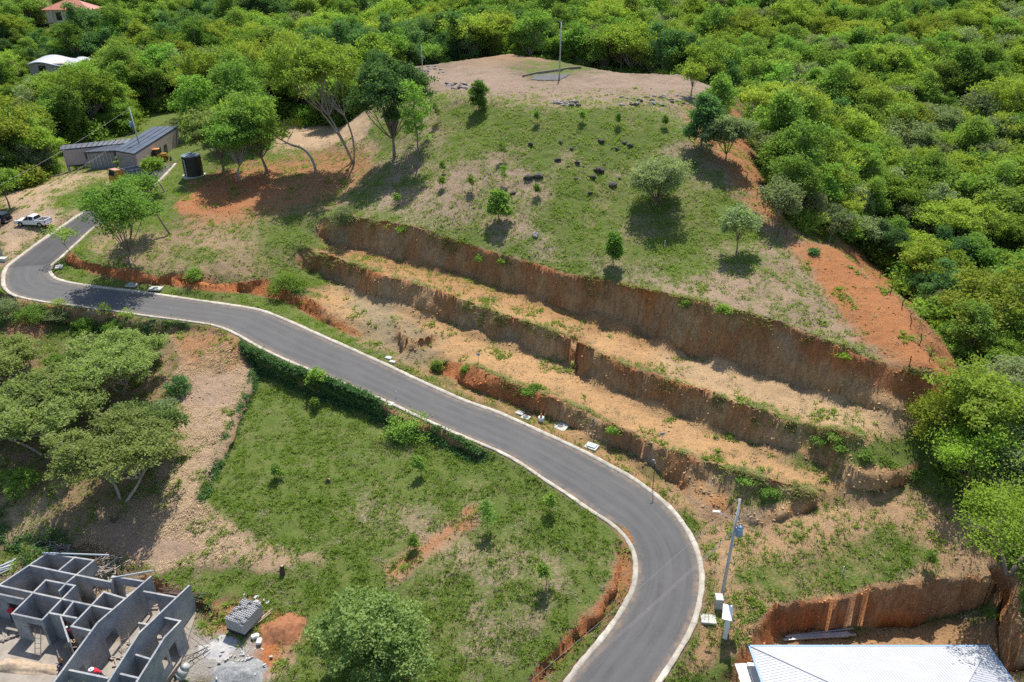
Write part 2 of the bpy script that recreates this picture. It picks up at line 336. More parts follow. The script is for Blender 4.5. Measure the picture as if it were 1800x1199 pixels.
ZONES = [  # polygon, colour, vegetation cover
 ([(640,430),(580,380),(640,180),(760,165),(1260,165),(1330,300),(1390,400),(1560,500),(1700,680),(1490,620),(1200,530),(900,455)], C_DRY, .64),
 ([(760,170),(1180,180),(1160,290),(950,270),(800,260)], (.27,.215,.13), .76),
 ([(960,290),(1320,330),(1330,420),(1100,470),(960,400)], (.28,.22,.135), .72),
 ([(640,330),(900,260),(960,330),(900,430),(720,390)], (.32,.24,.17), .52),
 ([(1210,190),(1290,170),(1340,300),(1400,400),(1350,400),(1280,300),(1220,240)], C_RIDGE, .12),
 ([(1385,418),(1500,425),(1575,485),(1705,660),(1705,695),(1640,672),(1545,632),(1450,530)], (.37,.165,.07), .10),
 ([(1180,520),(1360,440),(1450,520),(1520,620),(1440,600)], (.33,.24,.17), .52),
 ([(690,115),(860,106),(935,140),(1000,138),(1060,118),(1210,128),(1300,160),(1200,176),(1000,182),(800,168),(740,150)], C_PAD, .05),
 ([(820,85),(960,85),(960,108),(820,104)], (.36,.23,.15), .2),
 ([(470,205),(640,195),(640,262),(480,266)], C_SAND, .06),
 ([(300,340),(420,290),(640,262),(660,300),(560,370),(440,420),(340,400)], (.34,.18,.09), .30),
 ([(330,330),(470,300),(500,330),(400,380),(320,370)], (.38,.16,.07), .12),
 ([(130,440),(200,390),(300,400),(440,390),(560,380),(540,450),(470,490),(330,500)], (.31,.225,.14), .52),
 ([(430,400),(560,350),(600,390),(540,440),(450,430)], (.22,.19,.10), .66),
 ([(0,330),(120,300),(260,290),(190,350),(100,400),(0,470)], C_SAND, .25),
 ([(0,370),(130,350),(110,395),(0,420)], (.37,.28,.20), .10),
 ([(90,345),(190,305),(200,335),(110,375)], (.2,.2,.07), .85),
 ([(250,330),(310,290),(330,330),(270,400),(200,395),(180,380)], (.2,.2,.07), .85),
 ([(120,460),(200,490),(400,512),(520,535),(640,595),(700,650),(640,630),(430,545),(120,500)], (.24,.21,.10), .74),
 ([(520,525),(640,480),(780,560),(1020,650),(1280,760),(1500,860),(1480,880),(1180,795),(1000,710),(770,640),(640,590)], C_ORANGE, .14),
 ([(590,500),(700,545),(770,600),(740,650),(640,590)], (.33,.26,.16), .12),
 ([(550,440),(600,430),(900,515),(1200,620),(1640,740),(1530,775),(1200,680),(800,525)], C_ORANGE, .16),
 ([(1150,600),(1640,740),(1560,775),(1300,710),(1150,650)], (.44,.31,.18), .24),
 ([(560,425),(640,430),(900,510),(1200,612),(1190,622),(880,530),(640,462)], (.36,.2,.09), .45),
 ([(700,640),(770,655),(960,735),(1100,800),(1200,870),(1230,900),(1200,900),(1060,812),(900,735)], (.40,.245,.12), .40),
 ([(1180,860),(1440,890),(1600,850),(1700,900),(1760,1020),(1540,1025),(1340,1075),(1250,1060),(1230,960)], (.38,.25,.145), .38),
 ([(1280,1000),(1560,930),(1640,960),(1560,1025),(1380,1060),(1270,1020)], (.28,.2,.11), .62),
 ([(1230,1060),(1340,1075),(1320,1140),(1200,1199),(1180,1199),(1225,1100)], (.36,.225,.125), .40),
 ([(1300,1199),(1340,1085),(1380,1110),(1760,1095),(1800,1199)], (.37,.225,.115), .02),
 ([(440,610),(660,735),(880,828),(1095,945),(1080,1010),(930,1199),(400,1199),(520,1080),(500,1010),(430,990),(350,885)], (.30,.235,.15), .80),
 ([(600,880),(820,860),(1000,1000),(880,1180),(700,1100)], (.32,.245,.165), .66),
 ([(880,1000),(1000,1020),(960,1120),(820,1160),(820,1060)], (.34,.255,.185), .56),
 ([(690,1000),(830,895),(840,905),(780,950),(700,1010)], (.42,.17,.07), .05),
 ([(1090,925),(1115,960),(1110,1040),(960,1199),(935,1199),(1080,1010)], (.36,.17,.08), .42),
 ([(300,590),(380,580),(448,645),(350,880),(430,985),(270,1000),(200,985),(120,960),(300,780)], C_TAN, .03),
 ([(350,885),(480,960),(560,985),(480,1000),(380,1000)], (.36,.255,.165), .25),
 ([(300,580),(390,575),(440,620),(400,650),(320,650)], (.40,.22,.11), .30),
 ([(0,640),(300,600),(320,760),(260,880),(120,960),(0,900)], (.27,.19,.11), .40),
 ([(0,880),(110,840),(80,960),(0,960)], (.37,.28,.17), .45),
 ([(0,545),(80,565),(60,620),(0,640)], (.29,.15,.09), .25),
 ([(0,990),(260,1020),(350,1060),(340,1199),(0,1199)], (.30,.235,.17), .0),
 ([(330,1110),(440,1115),(500,1160),(470,1199),(300,1199)], C_GREY, .0),
 ([(380,1060),(440,1050),(420,1110),(360,1110)], (.37,.2,.10), .1),
 ([(455,1085),(530,1080),(525,1120),(480,1180),(450,1190)], (.42,.16,.06), .0),
]
for poly, c, v in ZONES:
    k = inpoly(poly) * (YY < 260); RGBv += (np.array(c) - RGBv) * k[..., None]; VEG += (v - VEG) * k
# cut faces: red topsoil at the crest, tan below, rubble at the toe
CREST = np.full(XX.shape, 1e3)
for P in (W3['creA'], W3['creB'], W3['creC']): CREST = np.minimum(CREST, segdist(XX, YY, np.array(P)))
facec = np.empty_like(RGBv); facec[:] = C_FACE
stn = fbm(XX * .25, YY * .25, ZZ * .5, o=3, seed=31)
facec = facec * (1 + .40 * stn[..., None])
stk = vnoise(XX * 1.1, YY * 1.1, ZZ * .08, seed=35) * .6 + vnoise(XX * .33, YY * .33, seed=36) * .7
facec += (np.array((.38, .33, .26)) - facec) * (sstep(.2, .8, stk) * .38)[..., None]; facec += (np.array((.43, .20, .08)) - facec) * (sstep(0, .6, -stk) * .7)[..., None]
redk = (1 - sstep(.12, .55, CREST)) * sstep(-.15, .35, fbm(XX * .3, YY * .3, o=3, seed=33)) * .8
for poly, s in (([(100,430),(460,480),(540,520),(650,600),(620,610),(480,540),(100,480)], 1.), ([(760,620),(900,660),(960,720),(900,720),(760,670)], .9), ([(1290,1199),(1340,1070),(1520,1040),(1520,1080),(1400,1125),(1330,1199)], .8), ([(1400,560),(1730,650),(1720,720),(1640,740),(1560,690),(1400,620)], .8), ([(540,430),(640,460),(700,490),(650,490),(560,470)], .7),
     ([(1060,960),(1110,960),(1110,1050),(960,1199),(920,1199)], .9), ([(1520,1025),(1770,1005),(1780,1105),(1500,1105)], .4), ([(250,1010),(380,1060),(380,1100),(250,1040)], .6)):
    redk = np.maximum(redk, inpoly(poly, 12) * s)
facec += (np.array(C_RED) - facec) * np.clip(redk, 0, 1)[..., None]
FMASK = CL * (YY < 160)
def strip(a, b): return [(float(x), float(y)) for x, y in zip(*topix(np.array(a)))] + [(float(x), float(y)) for x, y in zip(*topix(np.array(b)[::-1]))]
LFACE = inpoly(strip([atz(*p) for p in PL[0]], [atz(*p) for p in PL[1]]), 3.5, VPX, VPY) * (YY < 125)
for a_, b_ in ((W3['creA'], W3['toeA']), (W3['creB'], W3['toeB']), (W3['creC'], W3['toeC'])): FMASK = np.maximum(FMASK, inpoly(strip(a_, b_), 3., VPX, VPY) * (DB < 2.5) * (YY < 125))
BFACE = inpoly(strip([atz(*p) for p in PL[2]], [atz(*p) for p in PL[3]]), 3., VPX, VPY) * (YY < 125) * (DB < 1.5); redk = np.maximum(redk, BFACE * .45); FMASK = np.maximum(FMASK, BFACE)
FMASK = np.maximum(FMASK, LFACE * (DB < 1.5)); redk = np.maximum(redk, LFACE * .95)
RGBv += (facec - RGBv) * FMASK[..., None]
vface = .05 * np.ones(XX.shape)
for poly, s in (([(380,575),(450,600),(720,735),(880,830),(860,840),(640,740),(430,650)], .97), ([(0,520),(330,565),(330,600),(0,570)], .55), ([(1330,735),(1540,770),(1600,820),(1500,830),(1400,800)], .6), ([(1270,840),(1420,870),(1400,890),(1290,900)], .6)):
    vface = np.maximum(vface, inpoly(poly, 12) * s)
VEG += (vface - VEG) * FMASK
VEG = np.where(DR - HW < .7, 0, VEG)
VEG = np.clip(VEG + .22 * fbm(XX * .22, YY * .22, o=3, seed=41) * (VEG > .03), 0, 1)
# horizontal break-up of the cut faces: vertical tooth marks, gullies, slumped toes
gl = np.hypot(gx, gy) + 1e-6; nx_, ny_ = -gx / gl, -gy / gl
CF = sstep(.5, 1.2, SLOPE) * (YY < 160)
rill = .40 * vnoise(XX * 1.25, YY * 1.25, ZZ * .12, seed=51) + .6 * vnoise(XX * .4, YY * .4, ZZ * .1, seed=52) + .85 * fbm(XX * .7, YY * .7, ZZ * .9, o=4, seed=53)
disp = (rill * .55 + .75 * vnoise(XX * .16, YY * .16, seed=57) + .35 * np.minimum(0, vnoise(XX * .5, YY * .5, seed=58) + .35)) * CF
SX, SY, SD = XX.copy(), YY.copy(), np.full(XX.shape, 1e3); SZ = ZZ.copy()        # pull the nearest vertices onto the breaklines
for P in BREAK[:-1]:
    for p, q in zip(P[:-1], P[1:]):
        lo = np.minimum(p[:2], q[:2]) - .5; hi = np.maximum(p[:2], q[:2]) + .5
        i0, i1 = np.searchsorted(GX, [lo[0], hi[0]]); j0, j1 = np.searchsorted(GY, [lo[1], hi[1]])
        if i1 <= i0 or j1 <= j0: continue
        x = XX[j0:j1, i0:i1]; y = YY[j0:j1, i0:i1]; d = q[:2] - p[:2]; t = np.clip(((x - p[0]) * d[0] + (y - p[1]) * d[1]) / max(d @ d, 1e-9), 0, 1)
        cx_, cy_ = p[0] + t * d[0], p[1] + t * d[1]; e = np.hypot(x - cx_, y - cy_); b = e < np.minimum(SD[j0:j1, i0:i1], .55 * STEP)
        for A_, v_ in ((SX, cx_), (SY, cy_), (SD, e), (SZ, p[2] + t * (q[2] - p[2]))): A_[j0:j1, i0:i1][b] = v_[b]
snap = (SD < 1) & (YY < 150) & (YY > 37) & (DR - HW > 1.6)
PX_ = np.where(snap, SX, XX) + nx_ * disp; PY_ = np.where(snap, SY, YY) + ny_ * disp
crn = (1 - sstep(0, 1.2, DB)) * (YY < 160) * (DR - HW > 1.2)
DTOE = np.full(XX.shape, 1e3)
for k in ('toeA', 'toeB', 'toeC'): DTOE = np.minimum(DTOE, segdist(XX, YY, np.array(W3[k])))
talus = np.clip(1 - DTOE / 1.5, 0, 1) * sstep(-.5, .5, vnoise(XX * .35, YY * .35, seed=59)) * .9 * (DR - HW > 1.5)
ZB = np.where(snap, SZ, ZZ) + talus + crn * fbm(XX * 1.6, YY * 1.6, o=3, seed=55) * .22

# ---------------------------------------------------------------- ground material
def ground_mat():
    m, t, b = nodemat('soil_and_grass')
    P = N(t, 'ShaderNodeNewGeometry').outputs['Position']
    ca = N(t, 'ShaderNodeAttribute', attribute_name='soil').outputs['Color']; va = N(t, 'ShaderNodeAttribute', attribute_name='veg').outputs['Fac']
    fa = N(t, 'ShaderNodeAttribute', attribute_name='face').outputs['Fac']
    n1 = noise(t, P, 5.5, 6, .7); n2 = noise(t, P, .9, 4, .6); n3 = noise(t, P, 2.6, 7, .8); n4 = noise(t, P, .16, 3)
    mp = N(t, 'ShaderNodeMapping'); t.links.new(P, mp.inputs[0]); mp.inputs['Scale'].default_value = (1.0, 1.0, .12)
    n5 = noise(t, mp.outputs[0], 3.2, 4, .65)
    c = mixc(t, mapr(t, n1, .3, .72), mixc(t, 1., ca, .52, 'MULTIPLY'), mixc(t, 1., ca, 1.42, 'MULTIPLY'))
    c = mixc(t, mapr(t, n2, .38, .72, 0, .55), c, mixc(t, 1., ca, (1.25, 1.13, .98), 'MULTIPLY'))
    c = mixc(t, mapr(t, n4, .4, .65, 0, .45), c, mixc(t, 1., ca, (.78, .74, .72), 'MULTIPLY'))
    st = mixc(t, mapr(t, n5, .38, .58), mixc(t, 1., c, .70, 'MULTIPLY'), c)
    c = mixc(t, fa, c, st)
    # pebbles and clods
    vo_ = N(t, 'ShaderNodeTexVoronoi'); vo_.inputs['Scale'].default_value = 3.4; t.links.new(P, vo_.inputs['Vector'])
    peb = mapr(t, vo_.outputs['Distance'], .10, .16, 1, 0)
    c = mixc(t, N_mul(t, peb, mapr(t, n2, .5, .6, 0, .7)), c, mixc(t, 1., ca, (1.5, 1.5, 1.55), 'MULTIPLY'))
    # grass cover
    s = N(t, 'ShaderNodeMath', operation='ADD'); t.links.new(n3, s.inputs[0]); t.links.new(va, s.inputs[1])
    k = mapr(t, s.outputs[0], 1.03, 1.2)
    g = mixc(t, mapr(t, n1, .3, .7), (.060, .096, .020), (.142, .182, .040))
    g = mixc(t, mapr(t, n2, .45, .7, 0, .5), g, (.17, .17, .06))
    c = mixc(t, k, c, g)
    t.links.new(c, b.inputs['Base Color']); b.inputs['Roughness'].default_value = .95; b.inputs['Specular IOR Level'].default_value = .1
    h = N(t, 'ShaderNodeMath', operation='ADD'); t.links.new(n1, h.inputs[0]); t.links.new(n3, h.inputs[1])
    bump(t, b, h.outputs[0], .85, .22)
    return m
def N_mul(t, a, b):
    n = N(t, 'ShaderNodeMath', operation='MULTIPLY'); t.links.new(a, n.inputs[0]); t.links.new(b, n.inputs[1]); return n.outputs[0]
idx = np.arange(NX * NY).reshape(NY, NX)
F = np.stack([idx[:-1, :-1], idx[:-1, 1:], idx[1:, 1:], idx[1:, :-1]], -1).reshape(-1, 4)
gme = npmesh('ground', np.stack([PX_, PY_, ZB], -1).reshape(-1, 3), F, ground_mat(), True)
setattr_(gme, 'soil', np.clip(RGBv * .92, .01, 1).reshape(-1, 3), 'FLOAT_COLOR'); setattr_(gme, 'veg', VEG.ravel()); setattr_(gme, 'face', FMASK.ravel())
tag(link('ground', gme), kind='structure')

# ---------------------------------------------------------------- road and kerbs
def asphalt():
    m, t, b = nodemat('asphalt')
    P = N(t, 'ShaderNodeNewGeometry').outputs['Position']; at_ = N(t, 'ShaderNodeAttribute', attribute_name='across').outputs['Fac']; al = N(t, 'ShaderNodeAttribute', attribute_name='newer').outputs['Fac']
    n1 = noise(t, P, 9, 4, .7); n2 = noise(t, P, .35, 4); n3 = noise(t, P, 1.6, 5, .7)
    c = mixc(t, mapr(t, n1, .3, .7), (.058, .057, .057), (.092, .090, .089))
    c = mixc(t, mapr(t, n2, .35, .65, 0, .6), c, (.105, .102, .100))
    w = N(t, 'ShaderNodeTexWave', wave_type='BANDS'); w.bands_direction = 'X'; w.inputs['Scale'].default_value = .22; w.inputs['Distortion'].default_value = 1.2
    cx = N(t, 'ShaderNodeCombineXYZ'); t.links.new(at_, cx.inputs[0]); t.links.new(cx.outputs[0], w.inputs['Vector'])
    c = mixc(t, mapr(t, w.outputs['Fac'], .3, .9, 0, .35), c, (.112, .109, .107))
    lo_ = N(t, 'ShaderNodeAttribute', attribute_name='along').outputs['Fac']; c2 = N(t, 'ShaderNodeCombineXYZ'); t.links.new(at_, c2.inputs[0]); m3 = N(t, 'ShaderNodeMath', operation='MULTIPLY'); t.links.new(lo_, m3.inputs[0]); m3.inputs[1].default_value = .07; t.links.new(m3.outputs[0], c2.inputs[1])
    n6 = noise(t, c2.outputs[0], 2.6, 5, .65); c = mixc(t, mapr(t, n6, .35, .68, 0, .38), c, (.118, .114, .111)); c = mixc(t, mapr(t, n6, .30, .42, .28, 0), c, (.045, .045, .046))
    ed = N(t, 'ShaderNodeMath', operation='PINGPONG'); ed.inputs[1].default_value = 3.0; sb_ = N(t, 'ShaderNodeMath', operation='SUBTRACT'); t.links.new(at_, sb_.inputs[0]); sb_.inputs[1].default_value = .5; t.links.new(sb_.outputs[0], ed.inputs[0])
    c = mixc(t, N_mul(t, mapr(t, ed.outputs[0], .05, .75, 1, 0), mapr(t, n3, .40, .62, 0, .8)), c, (.235, .165, .105))
    c = mixc(t, al, c, mixc(t, 1., c, (.72, .72, .74), 'MULTIPLY'))
    c = mixc(t, mapr(t, n3, .62, .78, 0, .35), c, (.15, .125, .10))
    t.links.new(c, b.inputs['Base Color']); b.inputs['Roughness'].default_value = .85; b.inputs['Specular IOR Level'].default_value = .25
    bump(t, b, n1, .25, .02); return m
K = 11; nR = len(RL); us = np.linspace(0, 1, K)
V = np.array([[RL[i] * (1 - u) + RR[i] * u + np.array([0, 0, .05 * math.sin(PI * u)]) for u in us] for i in range(nR)])
ii = np.arange(nR * K).reshape(nR, K); F = np.stack([ii[:-1, :-1], ii[:-1, 1:], ii[1:, 1:], ii[1:, :-1]], -1).reshape(-1, 4)
rme = npmesh('road', V.reshape(-1, 3), F, asphalt(), True)
setattr_(rme, 'across', np.tile(us * 6 + .5, nR)); seam = int(29.2 * 8); setattr_(rme, 'newer', np.repeat((np.arange(nR) > seam).astype(float), K))
arc = np.r_[0, np.cumsum(np.linalg.norm(np.diff(RC, axis=0), axis=1))]; setattr_(rme, 'along', np.repeat(arc, K))
tag(link('road', rme), kind='structure')
kerbm = simple('kerb_concrete', (.44, .40, .33), .9, .42, 1.3, bmp=.4)
kt = kerbm.node_tree; kb = kt.nodes['Principled BSDF']; kc = kb.inputs['Base Color'].links[0].from_socket; ka = N(kt, 'ShaderNodeAttribute', attribute_name='along').outputs['Fac']
kd_ = N(kt, 'ShaderNodeMath', operation='DIVIDE'); kt.links.new(ka, kd_.inputs[0]); kd_.inputs[1].default_value = 2.4; kf = N(kt, 'ShaderNodeMath', operation='FLOOR'); kt.links.new(kd_.outputs[0], kf.inputs[0]); kw = N(kt, 'ShaderNodeTexWhiteNoise', noise_dimensions='1D'); kt.links.new(kf.outputs[0], kw.inputs['W'])
kc = mixc(kt, mapr(kt, kw.outputs[0], 0, 1, 0, .45), kc, (.26, .225, .175)); kfr = N(kt, 'ShaderNodeMath', operation='FRACT'); kt.links.new(kd_.outputs[0], kfr.inputs[0]); kc = mixc(kt, mapr(kt, kfr.outputs[0], .0, .03, .8, 0), kc, (.10, .09, .08)); kt.links.new(kc, kb.inputs['Base Color'])
def kerb(Q, d, name):
    prof = [(0., -.03), (.02, .035), (.16, .12), (.50, .135), (.53, .10), (.56, -.25)]
    j = np.arange(len(Q)); wob = 1 + .05 * np.sin(j * 1.7) + .05 * np.sin(j * .61)
    V = np.array([[Q[i] + d[i] * np.array([1, 1, 0]) * a * wob[i] + np.array([0, 0, z]) for a, z in prof] for i in range(len(Q))]); k = len(prof)
    ii = np.arange(len(Q) * k).reshape(len(Q), k); F = np.stack([ii[:-1, :-1], ii[:-1, 1:], ii[1:, 1:], ii[1:, :-1]], -1).reshape(-1, 4)
    if name == 'l': F = F[:, ::-1]
    me = npmesh('kerb', V.reshape(-1, 3), F, kerbm, False); setattr_(me, 'along', np.repeat(np.r_[0, np.cumsum(np.linalg.norm(np.diff(Q, axis=0), axis=1))], k)); return me
tag(link('kerb', kerb(RL, dRL, 'l')), kind='structure'); tag(link('kerb', kerb(RR, dRR, 'r')), kind='structure')
# ================================================================ VEGETATION
def leafmat(name, ca, cb, hue=.022, transl=.48):
    m = bpy.data.materials.new(name); m.use_nodes = True; t = m.node_tree; t.nodes.remove(t.nodes['Principled BSDF']); out = t.nodes['Material Output']
    a = N(t, 'ShaderNodeAttribute', attribute_name='tone').outputs['Fac']; oi = N(t, 'ShaderNodeObjectInfo').outputs['Random']
    c = mixc(t, a, ca, cb)
    hs = N(t, 'ShaderNodeHueSaturation'); t.links.new(mapr(t, oi, 0, 1, .5 - hue, .5 + hue * .6), hs.inputs['Hue']); t.links.new(c, hs.inputs['Color'])
    mm = N(t, 'ShaderNodeMath', operation='FRACT'); m2 = N(t, 'ShaderNodeMath', operation='MULTIPLY'); t.links.new(oi, m2.inputs[0]); m2.inputs[1].default_value = 7.31; t.links.new(m2.outputs[0], mm.inputs[0])
    t.links.new(mapr(t, mm.outputs[0], 0, 1, .70, 1.18), hs.inputs['Value'])
    d = N(t, 'ShaderNodeBsdfDiffuse'); tr = N(t, 'ShaderNodeBsdfTranslucent')
    t.links.new(hs.outputs[0], d.inputs[0]); t.links.new(mixc(t, 1., hs.outputs[0], (.92, 1.0, .45), 'MULTIPLY'), tr.inputs[0])
    x = N(t, 'ShaderNodeAddShader'); t.links.new(d.outputs[0], x.inputs[0]); t.links.new(tr.outputs[0], x.inputs[1])
    t.links.new(x.outputs[0], out.inputs[0]); return m
LEAF = {'mid': leafmat('leaf_mid_green', (.076, .138, .030), (.146, .212, .052)), 'yellow': leafmat('leaf_yellow_green', (.118, .172, .028), (.190, .238, .050)),
        'dark': leafmat('leaf_dark_green', (.044, .096, .038), (.088, .150, .060)), 'grey': leafmat('leaf_grey_green', (.106, .138, .070), (.170, .196, .106)),
        'bright': leafmat('leaf_bright_green', (.086, .162, .030), (.152, .228, .054)), 'lime': leafmat('leaf_lime', (.128, .192, .026), (.204, .258, .046)), 'olive': leafmat('leaf_olive', (.090, .130, .040), (.170, .208, .074))}
BARK = simple('bark', (.20, .155, .12), .95, .35, 2.0, bmp=.5); BARKP = simple('bark_pale', (.33, .28, .235), .95, .3, 2.0, bmp=.5)

def tube(path, r0, r1, sides=6, V=None, F=None):
    """tapered tube along a path, appended to V,F lists"""
    P = np.array(path, float); n = len(P); b = sum(len(v) for v in V)
    T = np.gradient(P, axis=0); T /= np.linalg.norm(T, axis=1)[:, None] + 1e-9
    ref = np.where(np.abs(T[:, 2:3]) > .9, np.array([[1., 0, 0]]), np.array([[0, 0, 1.]])); A = np.cross(T, ref); A /= np.linalg.norm(A, axis=1)[:, None] + 1e-9; B = np.cross(T, A)
    r = np.linspace(r0, r1, n); an = np.arange(sides) * 2 * PI / sides
    V.append((P[:, None] + r[:, None, None] * (np.cos(an)[None, :, None] * A[:, None] + np.sin(an)[None, :, None] * B[:, None])).reshape(-1, 3))
    for i in range(n - 1):
        for k in range(sides): F.append((b + i * sides + k, b + i * sides + (k + 1) % sides, b + (i + 1) * sides + (k + 1) % sides, b + (i + 1) * sides + k))
def bez(a, b, c, n=6):
    t = np.linspace(0, 1, n)[:, None]; a, b, c = map(np.asarray, (a, b, c)); return (1 - t) ** 2 * a + 2 * t * (1 - t) * b + t * t * c
def leaves(C, r, per, size, flat, R, upb=.85, squash=.6):
    """leaf quads scattered round clump centres C"""
    n = len(C) * per; c = np.repeat(C, per, 0)
    g = R.normal(size=(n, 3)) * np.array([1, 1, squash]) * r * .55
    p = c + g
    nrm = R.normal(size=(n, 3)) * flat + np.array([0, 0, upb]); nrm /= np.linalg.norm(nrm, axis=1)[:, None] + 1e-9
    d = R.normal(size=(n, 3)); u = np.cross(nrm, d); u /= np.linalg.norm(u, axis=1)[:, None] + 1e-9; w = np.cross(nrm, u)
    s = size * (.6 + .8 * R.random(n))[:, None]
    V = np.stack([p + u * s, p + w * s * .55, p - u * s, p - w * s * .55], 1).reshape(-1, 3)
    tone = np.repeat(np.clip(np.repeat(R.random(len(C)), per) * .6 + R.random(n) * .5, 0, 1), 4)
    return V, tone
def make_tree(seed, H, R_, th, kind='mid', lobes=8, clumps=22, per=34, leaf=.26, flat=.75, cr=.75, dome=.55, rag=.09, trunks=1, lean=(0, 0), bark=None, fill=.25, off=(0, 0), trad=None, lr=(.30, .20), twigs=0):
    """H total height, R_ crown radius, th height where the crown starts; returns (crown mesh, trunk mesh)"""
    R = np.random.default_rng(seed); ch = H - th; top = np.array([lean[0] + off[0], lean[1] + off[1], 0.])
    L = []; col = ch > 1.7 * R_
    for i in range(lobes):
        a = i * 2.399 + R.random() * .8; q = math.sqrt((i + .4) / lobes) * R_ * (.68 + 3 * (rag - .09) * R.uniform(-.6, .8))
        h = th + ch * (.40 + .38 * (1 - (q / R_) ** 2) * (1 - dome) + .2 * dome + R.normal() * rag)
        if col:
            f = (i + .5) / lobes; h = th + ch * (.06 + .86 * f); q = R_ * .62 * math.sqrt(max(.05, 1 - abs(2 * f - .8) ** 2.2)) * R.uniform(.4, 1)
        L.append((np.array([math.cos(a) * q, math.sin(a) * q, h]) + top * (h / H), R_ * (lr[0] + lr[1] * R.random())))
    L = [(c, r, min(r, ch * .42)) for c, r in L]
    C = []
    for c, r, rz in L:
        v = R.normal(size=(clumps, 3)); v /= np.linalg.norm(v, axis=1)[:, None]; v[:, 2] = np.where(v[:, 2] < (-.25 if dome > .6 else -.75), -v[:, 2] * .6, v[:, 2])
        rad = np.where(R.random(clumps) < fill, R.random(clumps) ** .5, .85 + .3 * R.random(clumps))[:, None]
        C.append(c + v * np.array([r, r, rz]) * rad)
    C = np.vstack(C); C[:, 2] = np.maximum(C[:, 2], th * .55)
    V, tone = leaves(C, cr, per, leaf, flat, R)
    F = np.arange(len(V)).reshape(-1, 4); cm = npmesh('crown', V, F, LEAF[kind]); setattr_(cm, 'tone', tone)
    tv, tf = [], []; tr = trad or max(.07, H * .020)
    if twigs:
        for q in range(twigs):
            c, r, rz = L[R.integers(len(L))]; v = R.normal(size=3); v[2] = abs(v[2]); v /= np.linalg.norm(v); e = c + v * np.array([r, r, rz]) * R.uniform(1.0, 1.35); tube(bez(c, (c + e) / 2 + R.normal(size=3) * .2, e, 4), .035, .012, 4, tv, tf)
    if col:
        ld = np.array([[0, 0, -.4], [R.normal() * .02 * H, R.normal() * .02 * H, H * .35], [lean[0] * .7, lean[1] * .7, H * .62], [top[0], top[1], H * .88]]); LP = catmull(ld, 5); tube(LP, tr * 1.25, tr * .2, 7, tv, tf)
        for j, (c, r, rz) in enumerate(L):
            s0 = LP[np.argmin(abs(LP[:, 2] - (c[2] - .22 * np.hypot(*(c - top)[:2]) - .1 * R_)))]; tube(bez(s0, (s0 + c) / 2 + [0, 0, -.04 * H * .3], c, 5), tr * .42, tr * .1, 5, tv, tf)
            for q in range(3): e2 = C[j * clumps + R.integers(clumps)]; tube(bez(c, (c + e2) / 2, e2, 3), tr * .14, tr * .04, 4, tv, tf)
        trunks = 0
    for k in range(trunks):
        a = R.random() * 6.3; sp = (.35 * R_ if trunks > 1 else 0)
        basep = np.array([math.cos(a), math.sin(a), 0]) * (.12 if trunks > 1 else 0) + np.array([0, 0, -.4]); fork = np.array([math.cos(a) * sp, math.sin(a) * sp, th * .85]) + np.array([lean[0], lean[1], 0]) * .8
        mid = (basep + fork) / 2 + R.normal(size=3) * np.array([.05, .05, 0]) * H
        tube(bez(basep, mid, fork, 7), tr * 1.25, tr * .75, 7, tv, tf)
        for j, (c, r, rz) in enumerate(L):
            if trunks > 1 and j % trunks != k: continue
            e = c + np.array([0, 0, rz * .2]); m_ = fork + (e - fork) * .5 + np.array([0, 0, -.06 * H]) + R.normal(size=3) * .05 * R_
            pb = bez(fork, m_, e, 6); tube(pb, tr * .5, tr * .13, 5, tv, tf)
            for q in range(4):
                s = pb[3 + q % 3]; e2 = C[j * clumps + R.integers(clumps)]; tube(bez(s, (s + e2) / 2 + R.normal(size=3) * .15, e2, 4), tr * .18, tr * .05, 4, tv, tf)
    tm = npmesh('trunk', np.vstack(tv), np.array(tf), bark or BARK, True)
    return cm, tm
def add_tree(protos, name, p, label, cat, group, s=1.0, rz=None, sz=None):
    cm, tm = protos; o = empty(name, (p[0], p[1], p[2] - .05), random.random() * 6.28 if rz is None else rz); o.scale = (s, s, sz or s)
    c = link('crown', cm, parent=o); t = link('trunk', tm, parent=o) if tm else None
    tag(o, label, cat, group); return o
# ---- forest: prototypes
FP = {}
spec = {'mid': [(8.0, 5.0, 1.8, .7), (12.0, 4.0, 2.6, .3), (9.5, 4.6, 2.2, .5), (8.5, 4.0, 1.6, .45), (10.5, 4.4, 2.4, .35)], 'yellow': [(10.5, 5.8, 4.4, .9), (9.0, 5.4, 3.4, .75), (8.0, 4.6, 2.6, .7)], 'dark': [(9.0, 4.0, 1.4, .3), (10.0, 4.4, 1.8, .35)],
        'grey': [(7.0, 3.6, 1.2, .45), (7.8, 4.2, 1.6, .6)], 'bright': [(8.5, 4.0, 1.5, .4), (7.5, 3.6, 1.1, .4)]}
sd_ = 100
for k, L in spec.items():
    FP[k] = []
    for (h, r, th, dm) in L:
        sd_ += 1; FP[k].append(make_tree(sd_, h, r * 1.12, th, k, lobes=17, clumps=17, per=34, leaf=.19, dome=dm, cr=.85, flat=.85, lr=(.15, .24), twigs=30, rag=.17, bark=BARKP if sd_ % 2 else BARK))
